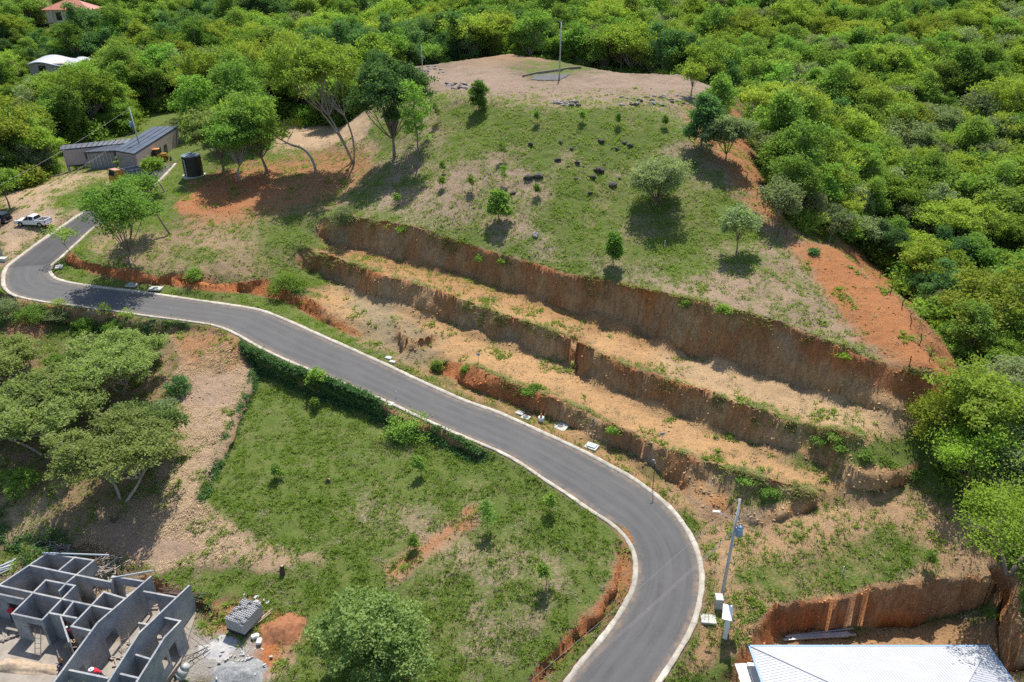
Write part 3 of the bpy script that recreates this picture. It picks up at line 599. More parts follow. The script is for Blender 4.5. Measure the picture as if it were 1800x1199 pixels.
# cleared land, as a polygon on the ground
CLP = [at(*p)[:2] for p in [(2,338),(60,325),(88,306)]] + [atz(*p, 15.)[:2] for p in [(80,275),(84,258),(160,248),(232,234),(258,212),(330,210),(350,250)]] + [at(*p)[:2] for p in [(462,262),(452,204),(640,194)]] + [(-30., 165.), (-30., 190.), (-18., 206.), (14., 206.), (34., 190.), (46., 166.)] + \
      [at(*p)[:2] for p in [(1290,165),(1335,290),(1395,395),(1500,425),(1572,480),(1625,560),(1705,655),(1712,690),(1690,760),(1650,800),(1690,870),(1760,950)]] + [(46., 52.), (60., 30.), (60., -60.), (-120., -60.), (-90., 90.), (-82., 100.), (-90., 118.)]
CLP = np.array([tuple(p) for p in CLP])
def incl(x, y):
    c = False
    for (x0, y0), (x1, y1) in zip(CLP, np.roll(CLP, -1, 0)):
        if (y0 > y) != (y1 > y) and x < (x1 - x0) * (y - y0) / (y1 - y0) + x0: c = not c
    return c
HOUSES_XY = [(*at(120, 113, 6.)[:2], 13.), (*at(130, 21, 7.5)[:2], 14.)]   # far houses stand in small gaps
cand = []
for y in np.arange(46, 430, 5.0):
    stp = 4.7 if y < 260 else 6.4
    for x in np.arange(-320, 320, stp):
        if abs(x) > (y + 25) * .78 + 12: continue
        X = x + random.uniform(-2.4, 2.4); Y = y + random.uniform(-2.5, 2.5)
        if y > 260 and random.random() < .25: continue
        if incl(X, Y) or any(math.hypot(X - a, Y - b) < r for a, b, r in HOUSES_XY): continue
        z = float(ground(X, Y)); u, v = topix(np.array([X, Y, z + 6])); w = (np.array([X, Y, z + 6]) - CAMP) @ FWD
        if w < 20 or u < -150 or u > 1950 or v > 1330 or v < -110: continue
        n = fbm(np.array([X * .03]), np.array([Y * .03]), o=2, seed=61)[0] + random.uniform(-.55, .55)
        k = 'dark' if n < -.42 else 'mid' if n < .08 else 'bright' if n < .22 else 'yellow' if n < .5 else 'grey'
        if X > 30 and Y < 150 and random.random() < .35: k = random.choice(['yellow', 'bright', 'yellow', 'grey'])
        hk = any(abs(X - a) < 11 and 0 < b - Y < 42 for a, b, r in HOUSES_XY)
        s = random.choice((random.uniform(.5, .85), random.uniform(.8, 1.15), random.uniform(1.0, 1.4))) * (.78 if (X > 30 and Y < 130) else 1.)
        if hk: s = min(s, .66)
        cand.append((w, X, Y, z, k, s, u, v))
# trees nearest to the camera (largest in the photograph) are things of their own, in view
cand.sort(key=lambda c: c[0] / c[5])
KN = {'mid': ('broad mid green tree', 'forest_tree'), 'yellow': ('flat topped yellow green tree', 'spreading_tree'), 'dark': ('dense dark green tree', 'evergreen_tree'), 'grey': ('grey green fine leaved tree', 'scrub_tree'), 'bright': ('rounded bright green tree', 'leafy_tree')}
solo, rest = [], []
for c in cand:
    inview = -20 < c[6] < 1820 and -30 < c[7] < 1220
    (solo if inview and len(solo) < 290 else rest).append(c)
LM = [(p[:2], t) for p, t in ((at(20, 340), 'beside the gravel parking ground'), (atz(200, 236, 15.), 'behind the long dark roofed house'), ((*HOUSES_XY[0][:2], 0), 'near the white roofed house in the forest'), ((*HOUSES_XY[1][:2], 0), 'near the red tiled villa'),
  (atz(372, 250, 15.), 'behind the black water tank'), (at(540, 204), 'behind the sandy pad on the hill shoulder'), (at(715, 116), 'behind the two short poles of the hilltop pad'), ((8., 204., 0), 'behind the guard wall of the hilltop pad'), (at(1250, 150), 'behind the stony rim of the hilltop pad'),
  (at(1340, 300), 'in the ravine beside the upper fence posts'), (at(1500, 425), 'in the ravine beside the middle fence posts'), (at(1650, 600), 'in the ravine beside the lowest fence posts'), ((100., 150., 0), 'on the far slope across the ravine'), ((110., 235., 0), 'high on the far slope across the ravine'), ((0., 265., 0), 'far behind the hilltop pad'), ((-60., 245., 0), 'far behind the sandy pad'), ((62., 64., 0), 'beyond the ends of the terraces'))]
for w, X, Y, z, k, s, u, v in solo:
    zone = min(LM, key=lambda l: math.hypot(l[0][0] - X, l[0][1] - Y))[1]; size = 'small ' if s < .72 else 'tall ' if s > 1.12 else ''
    add_tree(random.choice(FP[k]), KN[k][1], (X, Y, z), size + KN[k][0] + ' ' + zone, 'tree', KN[k][0] + 's of the forest', s)
def scatter_stuff(name, data, objs, label, cat):
    """data rows: x,y,z,scale,rot,index -> one object instancing prototype meshes"""
    D = np.array(data, np.float32); me = bpy.data.meshes.new(name); me.vertices.add(len(D)); me.vertices.foreach_set('co', D[:, :3].ravel().copy())
    for n, c in (('sc', 3), ('rot', 4)):
        me.attributes.new(n, 'FLOAT', 'POINT').data.foreach_set('value', D[:, c].copy())
    me.attributes.new('ix', 'INT', 'POINT').data.foreach_set('value', D[:, 5].astype(np.int32))
    o = link(name, me); ng = bpy.data.node_groups.new(name, 'GeometryNodeTree')
    ng.interface.new_socket('Geometry', in_out='INPUT', socket_type='NodeSocketGeometry'); ng.interface.new_socket('Geometry', in_out='OUTPUT', socket_type='NodeSocketGeometry')
    gi = ng.nodes.new('NodeGroupInput'); go = ng.nodes.new('NodeGroupOutput'); jg = ng.nodes.new('GeometryNodeJoinGeometry'); ng.links.new(jg.outputs[0], go.inputs[0])
    def na(nm, ty):
        n = ng.nodes.new('GeometryNodeInputNamedAttribute'); n.data_type = ty; n.inputs[0].default_value = nm; return n.outputs[0]
    sc, rt, ix = na('sc', 'FLOAT'), na('rot', 'FLOAT'), na('ix', 'INT'); cx = ng.nodes.new('ShaderNodeCombineXYZ'); ng.links.new(rt, cx.inputs[2])
    for i, parts in enumerate(objs):
        eq = ng.nodes.new('FunctionNodeCompare'); eq.data_type = 'INT'; eq.operation = 'EQUAL'; ng.links.new(ix, eq.inputs[2]); eq.inputs[3].default_value = i
        for p in parts:
            oi = ng.nodes.new('GeometryNodeObjectInfo'); oi.inputs[0].default_value = p
            ip = ng.nodes.new('GeometryNodeInstanceOnPoints'); ng.links.new(gi.outputs[0], ip.inputs['Points']); ng.links.new(eq.outputs[0], ip.inputs['Selection']); ng.links.new(oi.outputs['Geometry'], ip.inputs['Instance'])
            ng.links.new(cx.outputs[0], ip.inputs['Rotation']); ng.links.new(sc, ip.inputs['Scale']); ng.links.new(ip.outputs[0], jg.inputs[0])
    md = o.modifiers.new('scatter', 'NODES'); md.node_group = ng
    tag(o, label, cat, kind='stuff'); return o
# ================================================================ SINGLE TREES, BUSHES
def T(px, py, label, name='tree', cat='tree', group=None, p=None, **k):
    p = p or at(px, py); sd = int(px * 7 + py * 13)
    return add_tree(make_tree(sd, **k), name, p, label, cat, group, 1.0, 0.0)
# broad flat-topped trees left of the dirt ramp
U = dict(kind='olive', lobes=26, clumps=22, per=52, leaf=.14, dome=.85, cr=.55, flat=.6, fill=.35, lr=(.16, .14), twigs=70, trunks=2, bark=BARKP)
T(213, 882, 'broad flat topped tree shading the ground behind the unfinished block house', 'umbrella_tree', H=7.2, R_=7.4, th=3.4, off=(0, 2.2), **U)
T(80, 800, 'broad flat topped tree left of the dirt ramp with bare grey twigs', 'umbrella_tree', H=6.6, R_=7.8, th=3.2, off=(0, 1.5), **U)
T(215, 690, 'broad flat topped tree below the road bank beside the dirt ramp', 'umbrella_tree', H=5.8, R_=7.4, th=2.6, off=(0, .5), **U)
T(130, 735, 'broad flat topped tree between the other flat topped trees below the road', 'umbrella_tree', H=6.0, R_=6.0, th=2.8, **U)
T(268, 800, 'smaller flat topped tree overhanging the edge of the dirt ramp', 'umbrella_tree', H=5.2, R_=4.6, th=2.4, **{**U, 'lobes': 16})
T(20, 690, 'broad flat topped tree beneath the reddish earth bank', 'umbrella_tree', H=5.6, R_=6.6, th=2.8, off=(-1, 0), **U)
T(665, 1190, 'dense leafy tree standing on the lower grass lot beside red soil', 'leafy_tree', H=6.0, R_=5.4, th=.9, kind='olive', lobes=24, clumps=20, per=48, leaf=.15, dome=.25, cr=.55, lr=(.14, .2), rag=.16, twigs=20, off=(-.3, .6))
for i, (px, py, r, h) in enumerate([(30, 650, 1.8, 1.4), (110, 655, 1.6, 1.5), (265, 640, 1.5, 1.4), (150, 800, 1.6, 1.2), (40, 860, 1.8, 1.3), (290, 735, 1.3, 1.2), (10, 770, 1.8, 1.4), (230, 770, 1.5, 1.1)]):
    T(px, py, 'low scrubby shrub under and between the flat topped trees', 'scrub_shrub', 'shrub', 'scrub under the flat topped trees', H=h * 1.6, R_=r * 1.2, th=.2, kind=('olive', 'bright', 'grey')[i % 3], lobes=9, clumps=12, per=30, leaf=.12, cr=.4, rag=.15, lr=(.2, .2), twigs=12, trad=.04)
# feathery trees at the right end of the terraces
Y_ = dict(kind='lime', lobes=20, clumps=18, per=34, leaf=.115, dome=.5, cr=.85, lr=(.14, .2), twigs=60, rag=.16, flat=.9, fill=.45)
T(1775, 1005, 'feathery lime green tree leaning over the excavated pit', 'feathery_tree', H=9.2, R_=6.0, th=3.2, trunks=2, off=(-2.2, -1.2), **Y_)
T(1690, 868, 'feathery lime green tree at the end of the lowest terraces', 'feathery_tree', H=7.0, R_=4.6, th=2.2, off=(.5, .8), **Y_)
T(1645, 772, 'small feathery tree at the end of the middle terrace', 'feathery_tree', H=4.6, R_=3.4, th=1.3, **Y_)
T(1795, 830, 'feathery lime green tree behind the terrace ends', 'feathery_tree', H=7.5, R_=5.0, th=2.4, **Y_)
# trees on the shoulder of the hill
T(621, 283, 'tall spreading yellow green tree on the hill shoulder beside the sandy pad', 'spreading_tree', H=19.5, R_=9.2, th=10.0, kind='yellow', lr=(.2, .16), twigs=60, lobes=24, clumps=24, per=58, leaf=.20, dome=.85, cr=.95, trunks=3, off=(-4.5, 0), lean=(-2.2, 0), bark=BARKP, fill=.4, trad=.17, rag=.12)
T(693, 276, 'tall dark evergreen tree on the hill shoulder', 'evergreen_tree', H=15.0, R_=7.2, th=3.6, kind='dark', lr=(.16, .2), rag=.18, lobes=22, clumps=18, per=58, leaf=.20, dome=.15, cr=.85, trad=.26)
T(733, 298, 'slim open tree beside the tall dark evergreen', 'slim_tree', H=14.0, R_=2.9, th=5.0, kind='bright', lobes=10, clumps=14, per=24, leaf=.18, dome=.1, cr=.7, trad=.13)
T(470, 304, 'dark leafy tree with straight trunk on the red slope', 'leafy_tree', H=12.5, R_=6.2, th=3.2, kind='mid', lr=(.2, .16), lobes=18, clumps=16, per=54, leaf=.20, dome=.4, cr=.85, trunks=1, off=(-1.4, 0), lean=(-.8, 0))
T(425, 316, 'leafy tree with pale trunk on the red slope', 'leafy_tree', H=10.5, R_=5.6, th=3.0, kind='mid', lr=(.2, .16), lobes=16, clumps=16, per=54, leaf=.20, dome=.35, cr=.85, bark=BARKP)
T(393, 306, 'broad leafy tree next to the black water tank', 'leafy_tree', H=11.0, R_=6.0, th=3.0, kind='olive', lr=(.2, .16), lobes=18, clumps=16, per=54, leaf=.20, dome=.5, cr=.9, off=(-1, 1))
T(440, 262, 'yellow green tree above the red slope near the sandy pad', 'spreading_tree', H=10.5, R_=5.2, th=4.0, kind='yellow', lobes=10, clumps=22, per=30, leaf=.20, dome=.7, cr=.9)
def crooked():
    p = at(556, 302); o = empty('crooked_tree', p); tag(o, 'crooked bare limbed tree bending over the slope below the sandy pad', 'tree')
    V, F = [], []; P = np.array([[0, 0, -.3], [-.5, 0, 2.2], [-2.0, .3, 4.0], [-4.6, .6, 4.9], [-7.2, .8, 6.6], [-8.0, .8, 8.6]]); tube(catmull(P, 4), .26, .07, 6, V, F)
    tube(catmull(P[2:4].tolist() + [[-3.6, 1, 6.8], [-3.2, 1, 8.0]], 3), .11, .04, 5, V, F); tube(catmull([P[3], [-6.2, .2, 4.9], [-8.6, 0, 6.0]], 3), .1, .03, 5, V, F)
    link('trunk', npmesh('trunk', np.vstack(V), F, BARKP, True), parent=o)
    R = np.random.default_rng(5); C = np.vstack([P[5] + R.normal(size=(16, 3)) * [1.5, 1.3, .7], np.array([-3.4, 1, 8.0]) + R.normal(size=(10, 3)) * [1.2, 1, .6], np.array([-8.6, 0, 6.2]) + R.normal(size=(8, 3)) * [1, .9, .5]])
    v, tn = leaves(C, .8, 24, .24, .7, R); m = npmesh('crown', v, np.arange(len(v)).reshape(-1, 4), LEAF['yellow']); setattr_(m, 'tone', tn); link('crown', m, parent=o)
crooked()
# trees beside the upper road
T(232, 468, 'tall leafy tree on the cut bank above the road bend', 'leafy_tree', H=12.5, R_=6.2, th=2.4, kind='mid', lobes=16, lr=(.2, .16), clumps=15, per=44, leaf=.19, dome=.0, cr=.9, trad=.15)
T(301, 411, 'leaning tree with dark curved trunk above the road bend', 'leaning_tree', H=8.5, R_=3.4, th=5.2, kind='mid', lobes=8, clumps=18, per=30, leaf=.18, dome=.6, cr=.8, lean=(-3.2, 1.5), off=(-1.5, 0), trad=.15)
T(291, 338, 'small leafy tree beside the parked truck', 'leafy_tree', H=5.8, R_=2.3, th=2.9, kind='bright', lobes=7, clumps=16, per=30, leaf=.18, dome=.5, lean=(-1.4, 0), trad=.1)
T(16, 366, 'small round tree at the edge of the gravel parking ground', 'leafy_tree', H=6.5, R_=3.0, th=2.6, kind='bright', lobes=9, clumps=20, per=30, leaf=.19, dome=.4)
T(128, 443, 'sparse thin twigged tree leaning over the road bend', 'sparse_tree', H=3.6, R_=2.4, th=1.4, kind='yellow', lobes=6, clumps=10, per=9, leaf=.16, dome=.5, cr=.6, lean=(-1.2, 0), trad=.05)
# trees on the grassy hill
T(1152, 360, 'round lone tree on the open grassy hillside', 'round_tree', H=6.8, R_=5.0, th=.5, kind='grey', lr=(.16, .18), rag=.14, twigs=20, lobes=22, clumps=22, per=44, leaf=.14, dome=.3, cr=.75, trad=.2)
T(1293, 447, 'small grey green tree near the fence on the hillside', 'scrub_tree', H=6.2, R_=2.9, th=2.2, kind='grey', lobes=9, clumps=18, per=26, leaf=.17, dome=.6, cr=.6, trad=.1)
T(878, 391, 'small leafy tree casting a dark shadow above the top cut', 'small_tree', H=4.6, R_=1.8, th=1.5, kind='mid', lobes=8, clumps=16, per=30, leaf=.2, cr=.5, trad=.08)
T(842, 196, 'small round tree on the rim of the gravel pad', 'small_tree', H=5.0, R_=1.9, th=.9, kind='mid', lobes=8, clumps=18, per=30, leaf=.17, cr=.5)
T(1078, 468, 'small oval tree above the middle of the top cut', 'small_tree', H=4.4, R_=1.35, th=1.4, kind='bright', lobes=7, clumps=14, per=30, leaf=.18, dome=.1, cr=.45, trad=.06)
T(1232, 262, 'dark leafy tree on the right shoulder of the hill', 'leafy_tree', H=8.0, R_=3.6, th=1.6, kind='dark', lobes=10, clumps=24, per=54, leaf=.18, cr=.7)
T(1275, 285, 'grey green tree below the dark tree on the hill shoulder', 'scrub_tree', H=6.5, R_=3.6, th=1.4, kind='grey', lobes=10, clumps=24, per=54, leaf=.17, cr=.7)
T(1262, 215, 'leafy tree behind the stony rim of the pad', 'leafy_tree', H=7.5, R_=3.4, th=1.6, kind='mid', lobes=10, clumps=22, per=30, leaf=.18, cr=.7)
T(1215, 172, 'thin leafy tree beside the stony pad rim', 'leafy_tree', H=6.0, R_=2.4, th=2.2, kind='yellow', lobes=8, clumps=16, per=24, leaf=.17, cr=.6)
for px, py, h, r in ((1345, 400, 5.5, 3.2), (1395, 405, 5.2, 3.2), (1440, 430, 5.2, 3.3), (1500, 445, 5.5, 3.4), (1365, 350, 6.0, 3.4), (1325, 300, 6.0, 3.0)):
    T(px + 18, py - 4, 'grey green fine twigged tree growing along the fence posts', 'scrub_tree', group='grey green trees along the fence posts', H=h, R_=r, th=1.3, kind='grey', lobes=9, clumps=22, per=28, leaf=.18, cr=.7, bark=BARKP)
for px, py, h, r in ((1560, 470, 6, 3.6), (1610, 520, 6, 3.8), (1640, 590, 5, 3.4), (1690, 640, 4.5, 3.2)):
    T(px + 26, py - 6, 'bright lime green tree just outside the fence on the ridge', 'lime_tree', group='lime green trees outside the ridge fence', H=h, R_=r, th=1.2, kind='lime' if py < 560 else 'bright', lobes=9, clumps=24, per=30, leaf=.2, cr=.7)
# ---- bushes
def bush(px, py, r, h, label, kind='mid', name='bush', group=None, leaf=.11, per=56, stems=True):
    p = at(px, py); R = np.random.default_rng(int(px * 3 + py)); o = empty(name, p)
    n = max(10, int(26 * r)); v = R.normal(size=(n, 3)); v /= np.linalg.norm(v, axis=1)[:, None]; v[:, 2] = np.abs(v[:, 2])
    C = v * np.array([r, r, h]) * (.55 + .45 * R.random((n, 1))) ; C[:, 2] = C[:, 2] * .85 + .1 * h; C[:, :2] += R.normal(size=(n, 2)) * .15 * r
    V, tn = leaves(C, .28 + .16 * r, per, leaf, .8, R); m = npmesh('foliage', V, np.arange(len(V)).reshape(-1, 4), LEAF[kind]); setattr_(m, 'tone', tn); link('foliage', m, parent=o)
    tv, tf = [], []
    for q in range(5):
        e = C[R.integers(n)]; tube(bez((0, 0, -.15), (e[0] * .3, e[1] * .3, e[2] * .6), e, 4), .03 + .012 * r, .01, 4, tv, tf)
    link('stem', npmesh('stem', np.vstack(tv), tf, BARK, True), parent=o)
    tag(o, label, 'bush', group); return o
bush(507, 508, 2.6, 2.6, 'dense green mounded bush on the red cut beside the second terrace', 'bright')
bush(602, 394, 2.3, 2.9, 'large grey green bush at the upper end of the top cut', 'grey')
bush(719, 762, 2.5, 2.6, 'spreading light green bush on the bank below the road', 'bright')
bush(700, 764, 1.3, 1.4, 'low dark bush beside the spreading bush below the road', 'dark')
bush(558, 668, .95, 1.6, 'small round bush standing on top of the vine covered wall', 'bright')
bush(315, 692, 1.5, 2.6, 'dark green upright bush at the edge of the dirt ramp', 'dark')
bush(342, 492, 1.15, 2.2, 'small blue green shrub above the roadside cut', 'mid')
for i, (px, py, r, h) in enumerate([(12, 555, 2.3, 2.4), (60, 560, 2.2, 2.3), (104, 562, 1.7, 2.2), (150, 578, 1.7, 1.9), (205, 585, 1.4, 1.6)]):
    bush(px, py, r, h, 'bushy green shrub growing up the bank beside the road bend', ['grey', 'mid'][i % 2] if i < 3 else 'bright', group='shrubs along the bank of the road bend')
for px, py, h in ((104, 538, 1.5), (182, 549, 1.5), (222, 556, 1.3)):
    bush(px, py, .85, h, 'thin feathery shrub beside the kerb of the road bend', 'yellow', group='thin shrubs by the kerb', per=12)
bush(1430, 447, .6, .9, 'tiny dark green bush on the bare ridge soil', 'dark')
bush(768, 650, .7, 1.9, 'slender shrub at the foot of the red cut by the road', 'mid')
bush(1272, 548, .8, .8, 'green tuft hanging over the crest of the top cut', 'bright')
bush(1485, 628, .7, .7, 'yellow green tuft hanging over the right end of the top cut', 'lime')
for px, py in ((883, 462), (843, 455), (706, 406), (1205, 535)): bush(px, py, .6, .6, 'small green plant hanging on the face of the top cut', 'bright', 'cut_plant', 'plants hanging on the top cut')
for px, py in ((820, 652), (928, 690), (940, 684), (1080, 760)): bush(px, py, .6, .6, 'small shrub on the edge of the lowest cut', 'bright', 'cut_shrub', 'shrubs on the lowest cut')
for px, py in ((1310, 850), (1350, 866), (1440, 775), (1480, 790), (1520, 800), (1560, 815), (1470, 770), (1600, 830)):
    bush(px, py, .75, .45, 'creeping shrub covering the slumped end of a terrace cut', 'mid', 'creeping_shrub', 'shrubs over the terrace ends')
# ---- saplings on the grass
def sap(px, py, h, label, kind='bright', group=None):
    T(px, py, label, 'sapling', 'sapling', group, H=h * 1.05, R_=h * .34, th=h * .4, kind=kind, lobes=7, clumps=5, per=13, leaf=.13, dome=.3, cr=.34, trad=.03, lr=(.22, .2), twigs=6, lean=((px * 7 % 5 - 2) * .06 * h, (py * 3 % 5 - 2) * .05 * h))
for px, py, h in ((740, 838, 2.4), (858, 936, 3.6), (966, 902, 2.6), (960, 1030, 2.8), (490, 840, 1.8), (554, 720, 1.6), (730, 968, 1.6)):
    sap(px, py, h, 'thin sapling planted on the lower grass lot', 'bright', 'saplings on the lower grass lot')
for px, py, h in ((885, 282, 3), (886, 325, 3), (830, 335, 2.4), (780, 305, 2), (945, 217, 2), (1025, 216, 2), (1086, 222, 2), (770, 215, 3.2), (778, 330, 1.8), (945, 345, 1.8), (700, 360, 1.8), (1170, 226, 2)):
    sap(px, py, h, 'small sapling scattered on the grassy hillside', 'mid', 'saplings on the grassy hillside')
sap(1628, 1000, 2.2, 'young bushy sapling above the excavated pit', 'mid')
# ---- shrubs at the forest edges (uncountable understorey)
R = np.random.default_rng(77); shr = []
def shrubproto(k, sd):
    q = np.random.default_rng(sd); v = q.normal(size=(30, 3)); v /= np.linalg.norm(v, axis=1)[:, None]; v[:, 2] = np.abs(v[:, 2]); C = v * [1.9, 1.9, 2.2] * (.6 + .4 * q.random((30, 1)))
    V, tn = leaves(C, .75, 40, .20, .8, q); m = npmesh('shrub', V, np.arange(len(V)).reshape(-1, 4), LEAF[k]); setattr_(m, 'tone', tn); return m
und = []
for i in range(len(CLP)):
    a, b = CLP[i], CLP[(i + 1) % len(CLP)]
    if min(a[1], b[1]) < 44: continue
    n = int(np.linalg.norm(b - a) / 1.3); nr = np.array([b[1] - a[1], a[0] - b[0]]) / (np.linalg.norm(b - a) + 1e-6)
    for q in range(n * 2):
        p = a + (b - a) * R.random() - nr * (-R.random() * 7 - .3)
        if incl(*p): p = a + (b - a) * R.random() + nr * (-R.random() * 7 - .3)
        if not incl(*p): und.append(p)
for q in range(5200):
    y = 60 + R.random() * 180; x = (R.random() * 2 - 1) * (y * .78)
    if not incl(x, y): und.append((x, y))
und = np.array(und); rows = [(x, y, float(ground(x, y)) - .1, R.uniform(.5, 1.7), R.random() * 6.28, R.integers(3)) for x, y in und]
protoo = []
for i, k in enumerate(('mid', 'bright', 'yellow')):
    x, y, z = rows[i][:3]; o = link('understorey', shrubproto(k, 300 + i)); o.location = (x, y, z); tag(o, 'low %s shrub thicket at the forest edge' % ('mid green', 'bright green', 'yellow green')[i], 'thicket', kind='stuff'); protoo.append([o])
scatter_stuff('understorey', rows, protoo, 'low shrubs filling the gaps under the forest trees', 'shrubs')
# ---- grass tufts: real blades, one mesh
def grass(n, keep, h0, h1, name, label, ca, cb, blades=5, spread=.16, seed=1, ylo=37, yhi=150, bw=.045):
    R = np.random.default_rng(seed); w = (VEG * keep(XX, YY)).ravel().copy(); area = np.outer(np.gradient(GY), np.gradient(GX)).ravel(); w *= area * ((YY > ylo) & (YY < yhi) & (VPX > -60) & (VPX < 1860) & (VPY < 1260)).ravel()
    w *= (1 / np.maximum((YY.ravel() / 70), .6) ** 1.0)
    k = R.choice(w.size, n, p=w / w.sum()); x = XX.ravel()[k] + R.uniform(-.5, .5, n) * STEP; y = YY.ravel()[k] + R.uniform(-.5, .5, n) * STEP
    z = ground(x, y) - .03; B = np.stack([x, y, z], 1)
    b = np.repeat(B, blades, 0); m = len(b); s = np.repeat(.7 + .7 * R.random(n), blades)
    a = R.random(m) * 6.283; o = np.stack([np.cos(a), np.sin(a), np.zeros(m)], 1); q = np.stack([-np.sin(a), np.cos(a), np.zeros(m)], 1)
    base = b + o * (spread * .6 * R.random((m, 1)) * s[:, None]); hh = (h0 + (h1 - h0) * R.random(m)) * s
    tip = base + o * (spread * (.6 + R.random((m, 1)) * 1.2)) * s[:, None] + np.stack([np.zeros(m), np.zeros(m), hh], 1)
    ww = (bw * (.7 + .6 * R.random((m, 1)))) * s[:, None]
    V = np.stack([base - q * ww, base + q * ww, tip], 1).reshape(-1, 3)
    lm = leafmat(name + '_blades', ca, cb, .0, .45); me = npmesh(name, V, np.arange(len(V)).reshape(-1, 3), lm)
    setattr_(me, 'tone', np.repeat(np.clip(np.repeat(R.random(n), blades) * .7 + R.random(m) * .4, 0, 1), 3)); tag(link(name, me), label, 'grass', kind='stuff')
kinds = list(FP); flatp = [(k, i) for k in kinds for i in range(len(FP[k]))]
# reuse the crowns/trunks of trees that already stand in the scene as instance sources
byme = {}
for o in bpy.data.objects:
    if o.type == 'MESH' and o.parent: byme.setdefault(o.data.name, o)
src = [[byme[m.name] for m in FP[k][i] if m.name in byme] for k, i in flatp]
rows = []
for w, X, Y, z, k, s, u, v in rest:
    rows.append((X, Y, z - .1, s, random.random() * 6.28, flatp.index((k, random.randrange(len(FP[k]))))))
scatter_stuff('forest', rows, src, 'distant forest of mixed green trees behind the hill', 'forest')
gk = lambda x, y: (VEG > .3) * sstep(-.35, .25, fbm(x * .9, y * .9, o=3, seed=71)) * (SLOPE < .9)
grass(72000, gk, .16, .36, 'grass', 'short green grass tufts over the slopes and lots', (.076, .122, .022), (.160, .205, .046), seed=3, blades=6, bw=.032)
dk = lambda x, y: np.where(VEG > .08, .25 / np.maximum(VEG, .12), 0) * (VEG < .9) * sstep(.0, .5, fbm(x * .7, y * .7, o=3, seed=75)) * (SLOPE < .9)
grass(22000, dk, .10, .26, 'dry_grass', 'dry straw coloured grass among the green tufts', (.24, .20, .14), (.36, .31, .235), seed=4, bw=.03)
wk = lambda x, y: ((VEG > .06) & (VEG < .45)) * sstep(.15, .5, fbm(x * .5, y * .5, o=3, seed=79)) / np.maximum(VEG, .05)
grass(5500, wk, .10, .30, 'weeds', 'scattered weeds growing on the bare terraces', (.075, .125, .02), (.165, .205, .045), blades=7, spread=.2, seed=5, bw=.06)
vk = lambda x, y: (SLOPE > .7) * (VEG > .45)
def vines():
    R = np.random.default_rng(9); w = ((SLOPE > .5) * (VEG > .45) * (YY < 120) * (VPX < 950) * (VPY > 560) * (1 + 5 * (VEG > .75))).ravel().astype(float); n = 6000
    k = R.choice(w.size, n, p=w / w.sum()); C = np.stack([PX_.ravel()[k], PY_.ravel()[k], ZB.ravel()[k]], 1) + R.normal(size=(n, 3)) * [.12, .12, .1] + [0, -.05, .05]
    V, tn = leaves(C, .34, 8, .12, .8, R); m = npmesh('vines', V, np.arange(len(V)).reshape(-1, 4), LEAF['dark']); setattr_(m, 'tone', tn); tag(link('vines', m), 'green creeping vines covering the steep bank below the road', 'vines', kind='stuff')  # dark leaf colour stands in for the shade on this bank
vines()

fk = lambda x, y: (CREST < .5) * sstep(-.2, .4, fbm(x * .6, y * .6, o=2, seed=83)) / np.maximum(VEG, .05)
grass(4200, fk, .12, .3, 'crest_grass', 'ragged grass fringe hanging over the crests of the cuts', (.10, .12, .04), (.24, .22, .11), seed=6, blades=8, spread=.3, bw=.035)
tk = lambda x, y: inpoly([(310, 640), (400, 600), (446, 648), (350, 880), (460, 975), (270, 1000), (120, 960), (300, 780)], 12) / np.maximum(VEG, .02)
grass(12000, lambda x, y: tk(x, y) * (VEG > .0), .02, .07, 'leaf_litter', 'dry straw litter on the bare dirt ramp', (.24, .18, .13), (.36, .29, .215), seed=8, blades=4, spread=.25, bw=.03)
